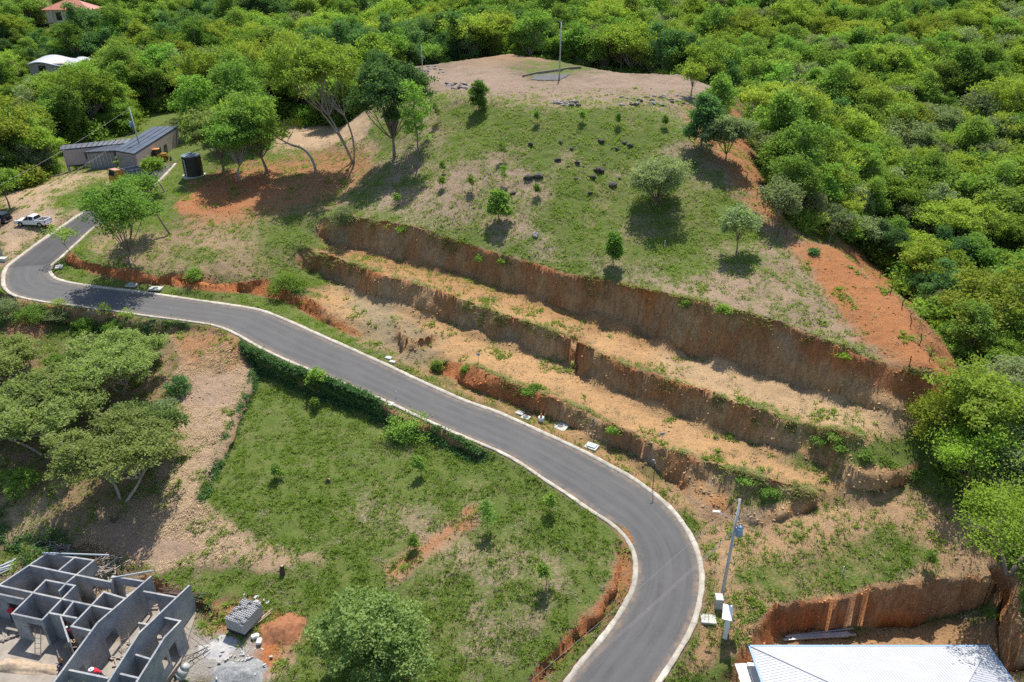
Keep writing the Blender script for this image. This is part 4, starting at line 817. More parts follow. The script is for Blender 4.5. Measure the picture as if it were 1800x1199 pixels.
# ================================================================ BUILT THINGS
class MB:
    def __init__(s): s.v = []; s.f = []
    def add(s, V, F):
        b = len(s.v); s.v.extend([tuple(map(float, p)) for p in V]); s.f.extend([tuple(b + i for i in f) for f in F]); return s
    def hexa(s, P): return s.add(P, [(0, 3, 2, 1), (4, 5, 6, 7), (0, 1, 5, 4), (1, 2, 6, 5), (2, 3, 7, 6), (3, 0, 4, 7)])
    def box(s, c, d, rz=0., rx=0., ry=0.):
        M = Matrix.Rotation(rz, 3, 'Z') @ Matrix.Rotation(ry, 3, 'Y') @ Matrix.Rotation(rx, 3, 'X'); c = Vector(c)
        return s.hexa([c + M @ Vector((x * d[0] / 2, y * d[1] / 2, z * d[2] / 2)) for z in (-1, 1) for x, y in ((-1, -1), (1, -1), (1, 1), (-1, 1))])
    def prism(s, poly, z0, z1):
        n = len(poly); z0 = [z0] * n if np.isscalar(z0) else z0; z1 = [z1] * n if np.isscalar(z1) else z1
        return s.add([(p[0], p[1], z) for p, z in zip(poly, z0)] + [(p[0], p[1], z) for p, z in zip(poly, z1)], [tuple(range(n))[::-1], tuple(range(n, 2 * n))] + [(i, (i + 1) % n, n + (i + 1) % n, n + i) for i in range(n)])
    def side(s, prof, y0, y1):
        """profile in x,z extruded along y"""
        n = len(prof); return s.add([(x, y0, z) for x, z in prof] + [(x, y1, z) for x, z in prof], [tuple(range(n)), tuple(range(n, 2 * n))[::-1]] + [(i, n + i, n + (i + 1) % n, (i + 1) % n) for i in range(n)])
    def cyl(s, a, b, r0, r1=None, n=14):
        r1 = r0 if r1 is None else r1; a, b = Vector(a), Vector(b); d = (b - a).normalized(); u = d.orthogonal().normalized(); w = d.cross(u)
        V = [a + (u * math.cos(t) + w * math.sin(t)) * r0 for t in [k * 2 * PI / n for k in range(n)]] + [b + (u * math.cos(t) + w * math.sin(t)) * r1 for t in [k * 2 * PI / n for k in range(n)]]
        return s.add(V, [tuple(range(n))[::-1], tuple(range(n, 2 * n))] + [(i, (i + 1) % n, n + (i + 1) % n, n + i) for i in range(n)])
    def path(s, P, r, n=6):
        V, F = [], []; tube(P, r, r, n, V, F); return s.add(np.vstack(V), F)
    def build(s, name, mat, parent=None, bevel=0., smooth=False):
        me = bpy.data.meshes.new(name); me.from_pydata(s.v, [], s.f); me.update()
        bm = bmesh.new(); bm.from_mesh(me); bmesh.ops.recalc_face_normals(bm, faces=bm.faces)
        if bevel: bmesh.ops.bevel(bm, geom=[e for e in bm.edges if len(e.link_faces) == 2 and e.calc_face_angle(0) > .5], offset=bevel, segments=2, affect='EDGES', clamp_overlap=True)
        bm.to_mesh(me); bm.free()
        if smooth: me.polygons.foreach_set('use_smooth', np.ones(len(me.polygons), bool))
        o = bpy.data.objects.new(name, me); COL.objects.link(o); me.materials.append(mat)
        if parent: o.parent = parent
        return o
def copy_tree(o, parent=None):
    c = o.copy(); COL.objects.link(c); c.parent = parent
    for ch in o.children: copy_tree(ch, c)
    return c
M_CONC = simple('concrete', (.46, .44, .40), .9, .22, 2.0, bmp=.2); M_POLE = simple('pole_concrete', (.40, .41, .42), .85, .2, 2.0); M_STEEL = simple('galvanised_steel', (.45, .47, .50), .45, .15, 4.0, metal=.6)
M_WHITE = simple('white_paint', (.66, .66, .67), .5, .06, 2.0); M_BLACK = simple('black_plastic', (.018, .018, .020), .45, .2, 2.0, spec=.5); M_RUB = simple('rubber', (.02, .02, .02), .9, .2, 5.0)
M_GLASS = simple('dark_glass', (.02, .025, .03), .08, .1, 1.0, spec=.6); M_WOOD = simple('timber', (.36, .27, .18), .9, .35, 3.0, bmp=.3); M_OLDWOOD = simple('weathered_timber', (.30, .26, .22), .95, .35, 3.0); M_DKWOOD = simple('dark_post_wood', (.085, .06, .045), .95, .3, 3.0)
M_YEL = simple('machine_yellow', (.45, .25, .04), .5, .15, 3.0); M_ORG = simple('orange_paint', (.48, .21, .07), .5, .15, 3.0); M_BLUE = simple('transformer_blue_grey', (.20, .30, .44), .5, .15, 3.0); M_RED = simple('red_lamp', (.45, .02, .02), .3, .1, 3.0); M_LAMP = simple('lamp_glass', (.7, .7, .68), .15, .05, 3.0)
M_PLASTER = simple('mauve_plaster', (.40, .32, .30), .9, .10, .8); M_CLAD = simple('grey_cladding', (.27, .25, .25), .7, .18, 1.5); M_DARK = simple('dark_trim', (.03, .03, .035), .6, .2, 2.0); M_BLOCK0 = (.335, .335, .345)
def blockmat():
    m, t, b = nodemat('concrete_block'); tc = N(t, 'ShaderNodeTexCoord').outputs['Object']; P = N(t, 'ShaderNodeNewGeometry').outputs['Position']
    n1 = noise(t, P, 1.3, 5, .65); n2 = noise(t, P, .35, 3); n3 = noise(t, P, 8, 4)
    c = mixc(t, mapr(t, n1, .3, .7), (.20, .212, .235), (.36, .365, .375)); c = mixc(t, mapr(t, n2, .45, .6, 0, .7), c, (.42, .405, .375)); c = mixc(t, mapr(t, n3, .4, .7, 0, .45), c, (.10, .10, .105))  # slight blue of sky-lit shade is mixed into the block grey
    sx = N(t, 'ShaderNodeSeparateXYZ'); t.links.new(P, sx.inputs[0]); mm = N(t, 'ShaderNodeMath', operation='PINGPONG'); mm.inputs[1].default_value = .1; t.links.new(sx.outputs[2], mm.inputs[0])
    j = mapr(t, mm.outputs[0], 0, .014, 1, 0); c = mixc(t, N_mul(t, j, mapr(t, n2, .42, .55, .75, .0)), c, (.13, .13, .135))
    t.links.new(c, b.inputs['Base Color']); b.inputs['Roughness'].default_value = .95; b.inputs['Specular IOR Level'].default_value = .1; bump(t, b, n1, .3, .05); return m
M_BLOCK = blockmat()
def roofmat(name, ca, cb, stripe=None):
    m, t, b = nodemat(name); P = N(t, 'ShaderNodeNewGeometry').outputs['Position']; n1 = noise(t, P, .6, 4); n2 = noise(t, P, 5, 3)
    c = mixc(t, mapr(t, n1, .3, .7), ca, cb); c = mixc(t, mapr(t, n2, .5, .8, 0, .3), c, [x * .7 for x in ca]); t.links.new(c, b.inputs['Base Color']); b.inputs['Roughness'].default_value = .45; b.inputs['Specular IOR Level'].default_value = .4; return m
M_WROOF = roofmat('white_roof_sheet', (.37, .38, .40), (.44, .44, .46)); M_SLATE = roofmat('charcoal_roof_sheet', (.040, .052, .075), (.070, .085, .115)); M_TILE = roofmat('red_clay_tile', (.33, .10, .055), (.46, .18, .10)); M_CREAM = simple('cream_render', (.55, .46, .34), .9, .08, .6)

# ---------------------------------------------------------------- unfinished block house
ZF, ZT = -3.05, -.05
def C45(x, y): return x / 4.5, 950 + y / 4.5
hb = at(150, 1100); H1 = empty('block_house', (hb.x, hb.y, ZF)); tag(H1, 'unfinished grey concrete block house without a roof beside the grass lot', 'building'); OFS = np.array([hb.x, hb.y, ZF])
wn = [0]
def bwall(pts, apex=None, openings=(), th=.16, ext=.08, base=-.35, zt=ZT):
    """pts: two crop pixels at the wall top; apex: crop pixel of the gable point"""
    wn[0] += 1; zt = zt + wn[0] * .004
    P0, P1 = [atz(*C45(*p), zt) for p in pts]; d = (P1 - P0)[:2]; L = np.linalg.norm(d); d = d / L; n = np.array([-d[1], d[0]]); prof = [(0., zt), (1., zt)]
    if apex:
        r = ray(*C45(*apex)); k = (n @ (P0[:2] - CAMP[:2])) / (n @ r[:2]); q = CAMP + k * r; prof.insert(1, (float((q[:2] - P0[:2]) @ d / L), float(q[2])))
    ts = sorted({p[0] for p in prof} | {t for o in openings for t in o[:2]}); zf = lambda t: float(np.interp(t, [p[0] for p in prof], [p[1] for p in prof])); m = MB()
    for a, b in zip(ts[:-1], ts[1:]):
        A = P0[:2] + d * (a * L - (ext if a == 0 else 0)); B = P0[:2] + d * (b * L + (ext if b == 1 else 0)); quad = [A - n * th / 2, B - n * th / 2, B + n * th / 2, A + n * th / 2]; quad = [q - OFS[:2] for q in quad]
        za, zb = zf(a) - ZF, zf(b) - ZF; op = [o for o in openings if o[0] <= a + 1e-6 and o[1] >= b - 1e-6]
        if op:
            if op[0][2] > 0: m.prism(quad, base, op[0][2])
            if op[0][3] < za - .05: m.prism(quad, op[0][3], [za, zb, zb, za])
        else: m.prism(quad, base, [za, zb, zb, za])
    return m.build('wall', M_BLOCK, H1)
bwall([(370, 102), (-260, 520)]); bwall([(370, 102), (742, 156)]); bwall([(742, 156), (525, 335)]); bwall([(600, 125), (470, 232)])
bwall([(240, 196), (605, 272)], openings=[(.48, .6, 1.1, 1.9)]); bwall([(605, 272), (872, 326)], openings=[(.35, .95, 0, 2.1)]); bwall([(362, 312), (97, 577)]); bwall([(362, 312), (592, 357)])
bwall([(592, 357), (332, 627)]); bwall([(525, 335), (470, 395)]); bwall([(-200, 312), (462, 456)]); bwall([(462, 456), (885, 546)]); bwall([(-150, 392), (182, 462)], openings=[(.55, .9, 0, 2.2)])
bwall([(97, 577), (332, 627)], openings=[(.42, .93, 0, 2.35)]); bwall([(582, 482), (496, 592)]); bwall([(385, 571), (602, 612)], openings=[(.55, .85, 0, 2.1)]); bwall([(822, 407), (565, 677)], openings=[(.5, .62, 0, 2.1)])
bwall([(822, 407), (985, 457)]); bwall([(565, 677), (717, 712)], openings=[(.1, .9, 0, 2.2)]); bwall([(872, 326), (892, 282)]); bwall([(892, 282), (1132, 322)], openings=[(.25, .8, .9, 2.2)])
bwall([(300, 1290), (1190, 287)], apex=(770, 650), openings=[(.20, .34, 0, 2.2), (.52, .63, 0, 2.2)]); bwall([(1140, 402), (1387, 447)], openings=[(.02, .35, 0, 2.2)])
bwall([(720, 1330), (1495, 357)], apex=(1100, 730), openings=[(.60, .72, 0, 2.3)]); bwall([(1242, 597), (1427, 637)]); bwall([(960, 1310), (1427, 637)], apex=(1298, 768), openings=[(.60, .69, .9, 2.1), (.72, .86, 0, 2.2)])
bwall([(1012, 882), (1187, 937)]); bwall([(905, 1042), (1092, 1087)], openings=[(.3, .6, 0, 2.1)]); bwall([(515, 1017), (852, 1087)], openings=[(.3, .7, .8, 2.1)]); bwall([(1100, 652), (1166, 662)], zt=ZT - .9); bwall([(480, 600), (545, 800)], zt=ZT - .1, th=.12)
sl_ = MB(); sl_.prism([atz(*C45(*p), ZF)[:2] - OFS[:2] for p in ((350, 180), (760, 250), (1130, 410), (1560, 560), (1430, 960), (1150, 1330), (-200, 1330), (-260, 560))], -.4, .06); sl_.build('floor_slab', simple('rough_floor', (.27, .235, .195), .95, .25, .8, bmp=.2), H1)
def gpt(cx, cy, z=ZF + .06): return Vector(atz(*C45(cx, cy), z))
# earth berm in front of the house
bm_ = MB(); 
def heap(name, px, py, rx, ry, h, mat, label, cat='heap', rz=0., seed=1, z=None, rough=.25):
    p = at(px, py) if z is None else Vector(atz(px, py, z)); n = 26; R = np.random.default_rng(seed); V = []; F = []
    for i in range(n):
        for j in range(n):
            u, v = i / (n - 1) * 2 - 1, j / (n - 1) * 2 - 1; r = math.hypot(u, v)
            hh = h * max(0, math.cos(min(r, 1) * PI / 2)) ** 1.15 * (1 + rough * float(vnoise(np.array([u * 3 + seed]), np.array([v * 3]), seed=seed)[0])) + .10 * h * float(vnoise(np.array([u * 9]), np.array([v * 9]), seed=seed + 3)[0]) * (r < 1)
            x, y = u * rx * (1 + .12 * math.sin(4 * v + seed)), v * ry * (1 + .12 * math.sin(5 * u + seed)); c, s_ = math.cos(rz), math.sin(rz); gx_, gy_ = x * c - y * s_, x * s_ + y * c
            g = (float(ground(p.x + gx_, p.y + gy_)) - p.z) if z is None else 0
            V.append((gx_, gy_, g + hh - .06)); 
            if i < n - 1 and j < n - 1: F.append((i * n + j, (i + 1) * n + j, (i + 1) * n + j + 1, i * n + j + 1))
    me = npmesh(name, V, F, mat, True); o = link(name, me); o.location = p; tag(o, label, cat); return o
M_GRAV = simple('grey_gravel', (.24, .245, .245), .95, .5, 6., bmp=.6); M_REDS = simple('red_soil', (.27, .115, .055), .95, .4, 3., bmp=.6); M_TANS = simple('tan_soil', (.38, .29, .20), .95, .3, 3., bmp=.6)
heap('earth_berm', 50, 1180, 5.0, 1.1, .9, M_TANS, 'long tan earth berm in front of the unfinished block house', 'berm', -.12, 4)
heap('gravel_heap', 418, 1192, 2.6, 1.8, .9, M_GRAV, 'heap of grey gravel beside the unfinished block house', 'heap', .1, 5)
heap('red_soil_heap', 497, 1108, 2.2, 1.7, .7, M_REDS, 'mound of red soil beside the block pallet', 'heap', .3, 6); heap('cement_spill', 385, 1140, 2.2, 1.5, .18, simple('cement_dust', (.36, .35, .34), .95, .2, 3., bmp=.3), 'pale cement powder spilled near the leaning ladder', 'spill', .2, 7)
# ladders
def ladder(a, b, w, label, n=None, mat=M_OLDWOOD, group=None):
    a, b = Vector(a), Vector(b); o = empty('ladder', a); d = (b - a); L = d.length; d.normalize(); s = d.cross(Vector((0, 0, 1))); s = s.normalized() if s.length > .1 else Vector((1, 0, 0))
    for k in (-1, 1): MB().path([s * k * w / 2, s * k * w / 2 + d * L], .035, 5).build('rail', mat, o)
    n = n or int(L / .38)
    for i in range(1, n): MB().path([-s * w / 2 + d * L * i / n, s * w / 2 + d * L * i / n], .025, 4).build('rung', mat, o)
    tag(o, label, 'ladder', group); return o
ladder(gpt(300, 930), gpt(300, 700, ZF + 2.3), .5, 'straight ladder leaning in the open front doorway of the block house')
ladder(gpt(530, 970), gpt(490, 850, ZF + 1.0), .8, 'short scaffold ladder in front of the two workers')
ladder(gpt(975, 470), gpt(1000, 290, ZF + 2.7), .45, 'ladder leaning on the rear wall of the block house'); ladder(gpt(1000, 890), gpt(980, 740, ZF + 1.2), .7, 'short ladder between the two long gable walls')
ladder(gpt(1655, 845, -3.1), gpt(1455, 700, ZF + 2.0), .5, 'wooden ladder leaning against the right outer wall of the block house'); ladder(gpt(1655, 850, -3.0), gpt(1490, 945, -2.95), .45, 'dark ladder lying on the ground by the right outer wall', mat=M_DKWOOD)
ladder(gpt(760, 1040), gpt(720, 930, ZF + .9), .6, 'small trestle ladder beyond the front gable wall')
# loose timber
def sticks(name, px, py, n, L, spread, label, cat, mat, rz=None, jit=.6, seed=1, thick=.05, lift=.5, z=None):
    p = at(px, py) if z is None else Vector(atz(px, py, z)); o = empty(name, p); R = np.random.default_rng(seed)
    for i in range(n):
        l = L * R.uniform(.5, 1.1); a = (rz if rz is not None else 0) + R.normal() * jit; c = Vector((R.normal() * spread, R.normal() * spread * .7, .06 + R.random() * lift))
        MB().box(c, (l, thick * R.uniform(.7, 1.6), thick), a, 0, R.normal() * .12 * (lift > .2)).build('plank' if thick > .06 else 'pole', mat, o)
    tag(o, label, cat); return o
sticks('timber_pile', 178, 1004, 60, 2.4, .9, 'tangled pile of scrap timber behind the block house', 'timber', M_OLDWOOD, .4, 1.2, 2, .06, .7); sticks('brushwood_pile', 105, 966, 34, 3.0, 1.3, 'heap of thin branches and poles behind the rear wall', 'timber', M_OLDWOOD, 0, .5, 3, .05, .5)
sticks('pipe_stack', 12, 1003, 9, 5.0, .5, 'stack of long grey pipes beside the left wall of the block house', 'pipes', M_STEEL, .62, .05, 4, .11, .3); sticks('board_stack', 325, 1045, 16, 4.2, .35, 'low stack of brown boards on the grass behind the gable wall', 'boards', M_DKWOOD, -.22, .06, 5, .10, .12)
sticks('plank_row', 455, 1090, 7, 3.4, .35, 'few long boards lying beside the block pallet', 'boards', M_WOOD, .95, .06, 6, .10, .08)
o = empty('leaning_planks', gpt(210, 400)); 
for k, (a, b) in enumerate((((150, 285), (215, 420)), ((170, 275), (240, 420)), ((190, 260), (258, 410)))): MB().path([gpt(*b) - o.location, gpt(*a, ZF + 2.5) - o.location], .06, 4).build('plank', M_WOOD, o)
tag(o, 'pale timber planks leaning in the rear left room of the block house', 'planks')
MB_ = MB(); e = Vector(atz(270, 1003, .2)); f = Vector(atz(195, 1016, .1)); tag(MB().path([f, e], .07, 6).build('roof_beam', M_STEEL), 'long grey beam lying across the rear wall tops', 'beam'); e = Vector(atz(75, 972, .12)); f = Vector(atz(192, 976, .12)); tag(MB().path([e, f], .08, 6).build('roof_beam', M_STEEL), 'long grey beam resting on the rear left room wall', 'beam')
# pallet of blocks
pp = at(432, 1095); o = empty('block_pallet', pp, -.38); tag(o, 'stack of grey hollow concrete blocks on a dark pallet', 'block stack'); MB().box((0, 0, .12), (2.0, 2.6, .2)).build('pallet', M_DARK, o)
MBm = simple('pale_block', (.38, .38, .375), .95, .15, 5.)
for L_ in range(6):
    q = MB()
    for i in range(5):
        for j in range(12):
            if L_ == 5 and random.random() < .35: continue
            x, y, z = -.8 + i * .4, -1.15 + j * .21, .33 + L_ * .21
            for ax, ay, sx_, sy_ in ((0, .085, .37, .03), (0, -.085, .37, .03), (-.17, 0, .03, .14), (0, 0, .03, .14), (.17, 0, .03, .14)): q.box((x + ax, y + ay, z), (sx_, sy_, .19))
    q.build('block_layer', MBm, o)
sticks('broken_blocks', 447, 1062, 22, .4, .6, 'scattered broken blocks behind the block stack', 'rubble', MBm, 0, 2, 8, .18, .25)
sticks('rubble', 425, 1155, 46, .28, 1.1, 'scatter of broken stone rubble by the gravel heap', 'rubble', MBm, 0, 2, 9, .12, .08)
for i_, (cx_, cy_, l_) in enumerate(((560, 430, 'offcuts of timber on the floor of the inner hall'), (840, 560, 'loose planks on the floor behind the long gable wall'), (1180, 560, 'loose boards in the passage between the gable walls'), (1130, 840, 'boards on the floor of the narrow right room'), (90, 760, 'props and planks left of the open front room'), (880, 980, 'boards on the floor by the front gable wall'))):
    pq = C45(cx_, cy_); sticks('scrap_boards', *pq, 9, 1.5, .55, l_, 'boards', M_OLDWOOD, .6 + i_, .7, 20 + i_, .09, .12, z=ZF + .08)
def sack(px, py, label):
    p = at(px, py); m = bpy.data.meshes.new('cement_bag'); b = bmesh.new(); bmesh.ops.create_icosphere(b, subdivisions=3, radius=1.)
    for v in b.verts: v.co = Vector((math.copysign(abs(v.co.x) ** .6, v.co.x) * .42, math.copysign(abs(v.co.y) ** .6, v.co.y) * .28, v.co.z * .2 + .18 + .03 * math.sin(7 * v.co.x)))
    b.to_mesh(m); b.free(); m.materials.append(M_WHITE); oo = link('cement_bag', m); oo.location = p; oo.rotation_euler = (0, 0, random.random() * 3); oo.scale = (.85, .85, 1.0); tag(oo, label, 'bag')
sack(449, 1121, 'white bag lying beside the long boards'); sack(456, 1130, 'white open bag next to the green weeds by the red mound')
# cement mixer
pp = at(322, 1196); o = empty('cement_mixer', pp, .6); tag(o, 'pale cement mixer drum beside the gravel heap', 'cement mixer'); q = MB(); q.cyl((0, 0, .75), (.35, 0, 1.2), .48, .42, 16); q.cyl((.35, 0, 1.2), (.6, 0, 1.5), .42, .24, 16); q.cyl((-.25, 0, .45), (0, 0, .75), .3, .48, 16); q.build('drum', simple('mixer_paint', (.42, .42, .40), .6, .35, 3.), o, 0, True)
q = MB(); q.path([(-.4, -.5, 0), (0, -.5, .9), (.4, -.5, 0)], .04); q.path([(-.4, .5, 0), (0, .5, .9), (.4, .5, 0)], .04); q.path([(0, -.5, .9), (0, .5, .9)], .04); q.build('frame', M_STEEL, o); 
for k in (-.5, .5): MB().cyl((-.4, k - .05, .2), (-.4, k + .05, .2), .2).build('wheel', M_RUB, o)
# ---------------------------------------------------------------- people
SKIN = simple('skin', (.30, .17, .11), .6, .08, 6.)
def cloth(n, c): return simple(n, c, .9, .15, 5.)
PANTS = cloth('blue_trousers', (.05, .07, .14)); SHOE = cloth('dark_boots', (.03, .025, .02))
def person(p, rz, shirt, label, pose='stand', hat=None, pants=None):
    """one skinned body; bones: class s skin, t shirt, p trousers, b boots"""
    o = empty('person', p, rz); hip = .92; bend = {'stand': 0, 'reach': .05, 'bend': .75, 'sit': .1}[pose]
    if pose == 'sit': hip = .5
    c, s = math.cos(bend), math.sin(bend); T = lambda f, l, u: (l, f * c + u * s, hip + u * c - f * s)      # torso frame: forward, lateral, up
    J = {'pel': T(0, 0, 0), 'wai': T(0, 0, .2), 'che': T(.01, 0, .42), 'neck': T(.0, 0, .56), 'hd0': T(.02, 0, .64), 'hd1': T(.03, 0, .76), 'hd2': T(.02, 0, .83), 'nose': T(.13, 0, .70)}; B = [('pel', 'wai', 't'), ('wai', 'che', 't'), ('che', 'neck', 't'), ('neck', 'hd0', 's'), ('hd0', 'hd1', 's'), ('hd1', 'hd2', 's'), ('hd0', 'nose', 's')]
    rad = {'pel': (.15, .12), 'wai': (.135, .10), 'che': (.17, .115), 'neck': (.055, .055), 'hd0': (.085, .095), 'hd1': (.085, .10), 'hd2': (.05, .06), 'nose': (.018, .018)}
    for k, n in ((-1, 'l'), (1, 'r')):
        J['sh' + n] = T(0, k * .19, .48)
        if pose == 'reach': J['el' + n], J['wr' + n], J['ha' + n] = T(.2, k * .27, .62), T(.38, k * .22, .82), T(.43, k * .21, .90)
        elif pose == 'bend': J['el' + n], J['wr' + n], J['ha' + n] = T(.22, k * .25, .30), T(.44, k * .18, .26), T(.52, k * .17, .26)
        else: J['el' + n], J['wr' + n], J['ha' + n] = T(-.03, k * .25, .2), T(.1, k * .25, -.03), T(.14, k * .24, -.11)
        J['hp' + n] = (k * .095, 0, hip - .06)
        if pose == 'sit': J['kn' + n], J['an' + n], J['to' + n] = (k * .13, .42, .50), (k * .13, .44, .08), (k * .13, .62, .04)
        else:
            st = .08 * k; J['kn' + n], J['an' + n], J['to' + n] = (k * .11, .05 + st * .5, .48), (k * .12, st, .08), (k * .13, st + .17, .04)
        B += [('che', 'sh' + n, 't'), ('sh' + n, 'el' + n, 't'), ('el' + n, 'wr' + n, 's'), ('wr' + n, 'ha' + n, 's'), ('pel', 'hp' + n, 'p'), ('hp' + n, 'kn' + n, 'p'), ('kn' + n, 'an' + n, 'p'), ('an' + n, 'to' + n, 'b')]
        for a, b in (('sh', .065), ('el', .048), ('wr', .032), ('ha', .034), ('hp', .10), ('kn', .066), ('an', .045), ('to', .042)): rad[a + n] = (b, b)
        h, w = Vector(J['ha' + n]), Vector(J['wr' + n]); d = (h - w).normalized(); lat = Vector((1, 0, 0)).cross(d).normalized() if abs(d.x) < .9 else Vector((0, 1, 0))
        for fi in range(5):
            key = 'f%d' % fi + n; off = (fi - 1.5) * .018; e = h + d * (.085 if fi in (1, 2) else .07) + lat * off + Vector((0, 0, -.015))
            if fi == 4: e = w + d * .075 + lat * -.06
            J[key] = tuple(e); B.append((('ha' if fi < 4 else 'wr') + n, key, 's')); rad[key] = (.009, .009)
    names = list(J); me = bpy.data.meshes.new('body'); me.from_pydata([J[n] for n in names], [(names.index(a), names.index(b)) for a, b, _ in B], []); ob = bpy.data.objects.new('body', me); COL.objects.link(ob)
    ob.modifiers.new('skin', 'SKIN'); ob.modifiers.new('sub', 'SUBSURF').levels = 1
    for i, n in enumerate(names): me.skin_vertices[0].data[i].radius = rad[n]; me.skin_vertices[0].data[i].use_root = (n == 'pel')
    dg = bpy.context.evaluated_depsgraph_get(); nm = bpy.data.meshes.new_from_object(ob.evaluated_get(dg)); COL.objects.unlink(ob); bpy.data.objects.remove(ob)
    nm.name = 'body'; nm.materials.clear(); [nm.materials.append(x) for x in (SKIN, shirt, pants or PANTS, SHOE)]
    A = np.array([J[a] for a, b, _ in B]); D = np.array([J[b] for a, b, _ in B]) - A; LL = (D ** 2).sum(1); cls = ['stpb'.index(c_) for _, _, c_ in B]
    for pl in nm.polygons:
        q = np.array(pl.center); t_ = np.clip(((q - A) * D).sum(1) / LL, 0, 1); pl.material_index = cls[int(np.argmin(np.linalg.norm(q - A - D * t_[:, None], axis=1)))]; pl.use_smooth = True
    link('body', nm, parent=o)
    if hat:
        hm, brim = hat; hp = Vector(T(.02, 0, .80)); q = MB(); q.cyl(hp + Vector((0, 0, -.03)), hp + Vector((0, 0, .07)), .115, .085, 14)
        if brim: q.cyl(hp + Vector((0, 0, -.035)), hp + Vector((0, 0, -.02)), .22, .20, 16)
        q.build('hat', hm, o, 0, True)
    tag(o, label, 'person'); return o
R_ = cloth('red_shirt', (.35, .03, .05)); B_ = cloth('blue_shirt', (.03, .10, .35)); Yl = cloth('yellow_shirt', (.70, .50, .02)); RD = cloth('bright_red_shirt', (.65, .03, .05)); WH = cloth('white_cap', (.7, .7, .72)); ST = cloth('straw', (.55, .42, .25)); DK = cloth('dark_shirt', (.03, .03, .035)); LB = cloth('pale_shirt', (.35, .38, .50))
for a, b in ((-.35, 1.05), (.35, 1.05)): pass
sc_ = empty('work_platform', gpt(610, 850)); MB().box((0, 0, .62), (1.6, .8, .05), .1).build('deck', M_WOOD, sc_)
for x, y in ((-.7, -.3), (.7, -.3), (-.7, .3), (.7, .3)): MB().box((x, y, .3), (.06, .06, .6)).build('leg', M_WOOD, sc_)
tag(sc_, 'low wooden work platform under the two workers at the inner doorway', 'platform'); wp = sc_.location
person(wp + Vector((-.35, .05, .65)), -.3, R_, 'worker in dark red shirt and white cap reaching up at a wall', 'reach', (WH, False)); person(wp + Vector((.45, .0, .65)), .2, B_, 'worker in blue shirt and straw hat working at a wall', 'reach', (ST, True))
person(gpt(115, 640), .6, RD, 'worker in bright red cap and shirt behind the left front room', 'bend', (cloth('red_cap', (.6, .03, .04)), False)); person(gpt(1010, 1090), .4, Yl, 'worker in bright yellow shirt bending inside a small room', 'bend'); person(gpt(815, 1100), 1.9, RD, 'worker in bright red shirt and white helmet near the front gable wall', 'bend', (WH, True)); person(gpt(385, 310), .3, DK, 'worker in dark clothes and white cap in the rear left room', 'bend', (WH, False)); person(gpt(510, 1000), 2.6, cloth('brown_shirt', (.25, .13, .07)), 'worker in brown crouching beside the scaffold ladder', 'sit')
# ---------------------------------------------------------------- white roofed house in the pit
ZE = -1.45; BL, BR = Vector(atz(1320, 1139, ZE)), Vector(atz(1735, 1134, ZE)); yb = (BL.y + BR.y) / 2; xl, xr = BL.x, BR.x; D_ = 11.5; rise = 1.75; yf = yb - D_; hr = D_ / 2
o = empty('white_roofed_house', ((xl + xr) / 2, yb - D_ / 2, -4.8)); tag(o, 'low house with a large white ribbed metal hip roof in the excavated pit', 'building'); cx, cy = o.location.x, o.location.y; ez = ZE - o.location.z
hx, hy = (xr - xl) / 2, D_ / 2; rp0, rp1 = (-hx + hr, 0, ez + rise), (hx - hr, 0, ez + rise); c00, c10, c11, c01 = (-hx, -hy, ez), (hx, -hy, ez), (hx, hy, ez), (-hx, hy, ez)
planes = {'n': [c11, c01, rp0, rp1], 's': [c00, c10, rp1, rp0], 'w': [c01, c00, rp0], 'e': [c10, c11, rp1]}
def ribbed(poly, along, sp, mat, parent, name='roof_panel', rw=.035, rh=.03, t=.05):
    """roof plane with raised ribs running up the slope; along = direction across the ribs"""
    P = [Vector(p) for p in poly]; n = (P[1] - P[0]).cross(P[2] - P[0]).normalized(); n = n if n.z > 0 else -n; m = MB()
    k = len(P); m.add([p for p in P] + [p - n * t for p in P], [tuple(range(k)), tuple(range(k, 2 * k))[::-1]] + [(i, (i + 1) % k, k + (i + 1) % k, k + i) for i in range(k)])
    ob = m.build(name, mat, parent); a = Vector(along).normalized(); up = n.cross(a).normalized(); s = [(p - P[0]).dot(a) for p in P]; q = MB()
    x = min(s) + sp / 2
    while x < max(s):
        hits = []
        for i in range(k):
            s0, s1 = s[i], s[(i + 1) % k]
            if (s0 - x) * (s1 - x) < 0: u = (x - s0) / (s1 - s0); hits.append(P[i].lerp(P[(i + 1) % k], u))
        if len(hits) == 2:
            A, B = hits; d = (B - A)
            if d.length > .15:
                d = d.normalized(); A = A + d * .03; B = B - d * .03; q.hexa([A - a * rw, B - a * rw, B + a * rw, A + a * rw, A - a * rw * .5 + n * rh, B - a * rw * .5 + n * rh, B + a * rw * .5 + n * rh, A + a * rw * .5 + n * rh])
        x += sp
    if q.v: q.build('rib', mat, ob)
    return ob
for k, a in (('n', (1, 0, 0)), ('s', (1, 0, 0)), ('w', (0, 1, 0)), ('e', (0, 1, 0))): ribbed(planes[k], a, .25, M_WROOF, o)
for a, b in ((c01, rp0), (c11, rp1), (c00, rp0), (c10, rp1), (rp0, rp1)): MB().path([Vector(a) + Vector((0, 0, .04)), Vector(b) + Vector((0, 0, .02))], .055, 6).build('ridge_cap', M_WROOF, o)
M_GUT = simple('blue_gutter', (.20, .34, .52), .5, .1, 2.)
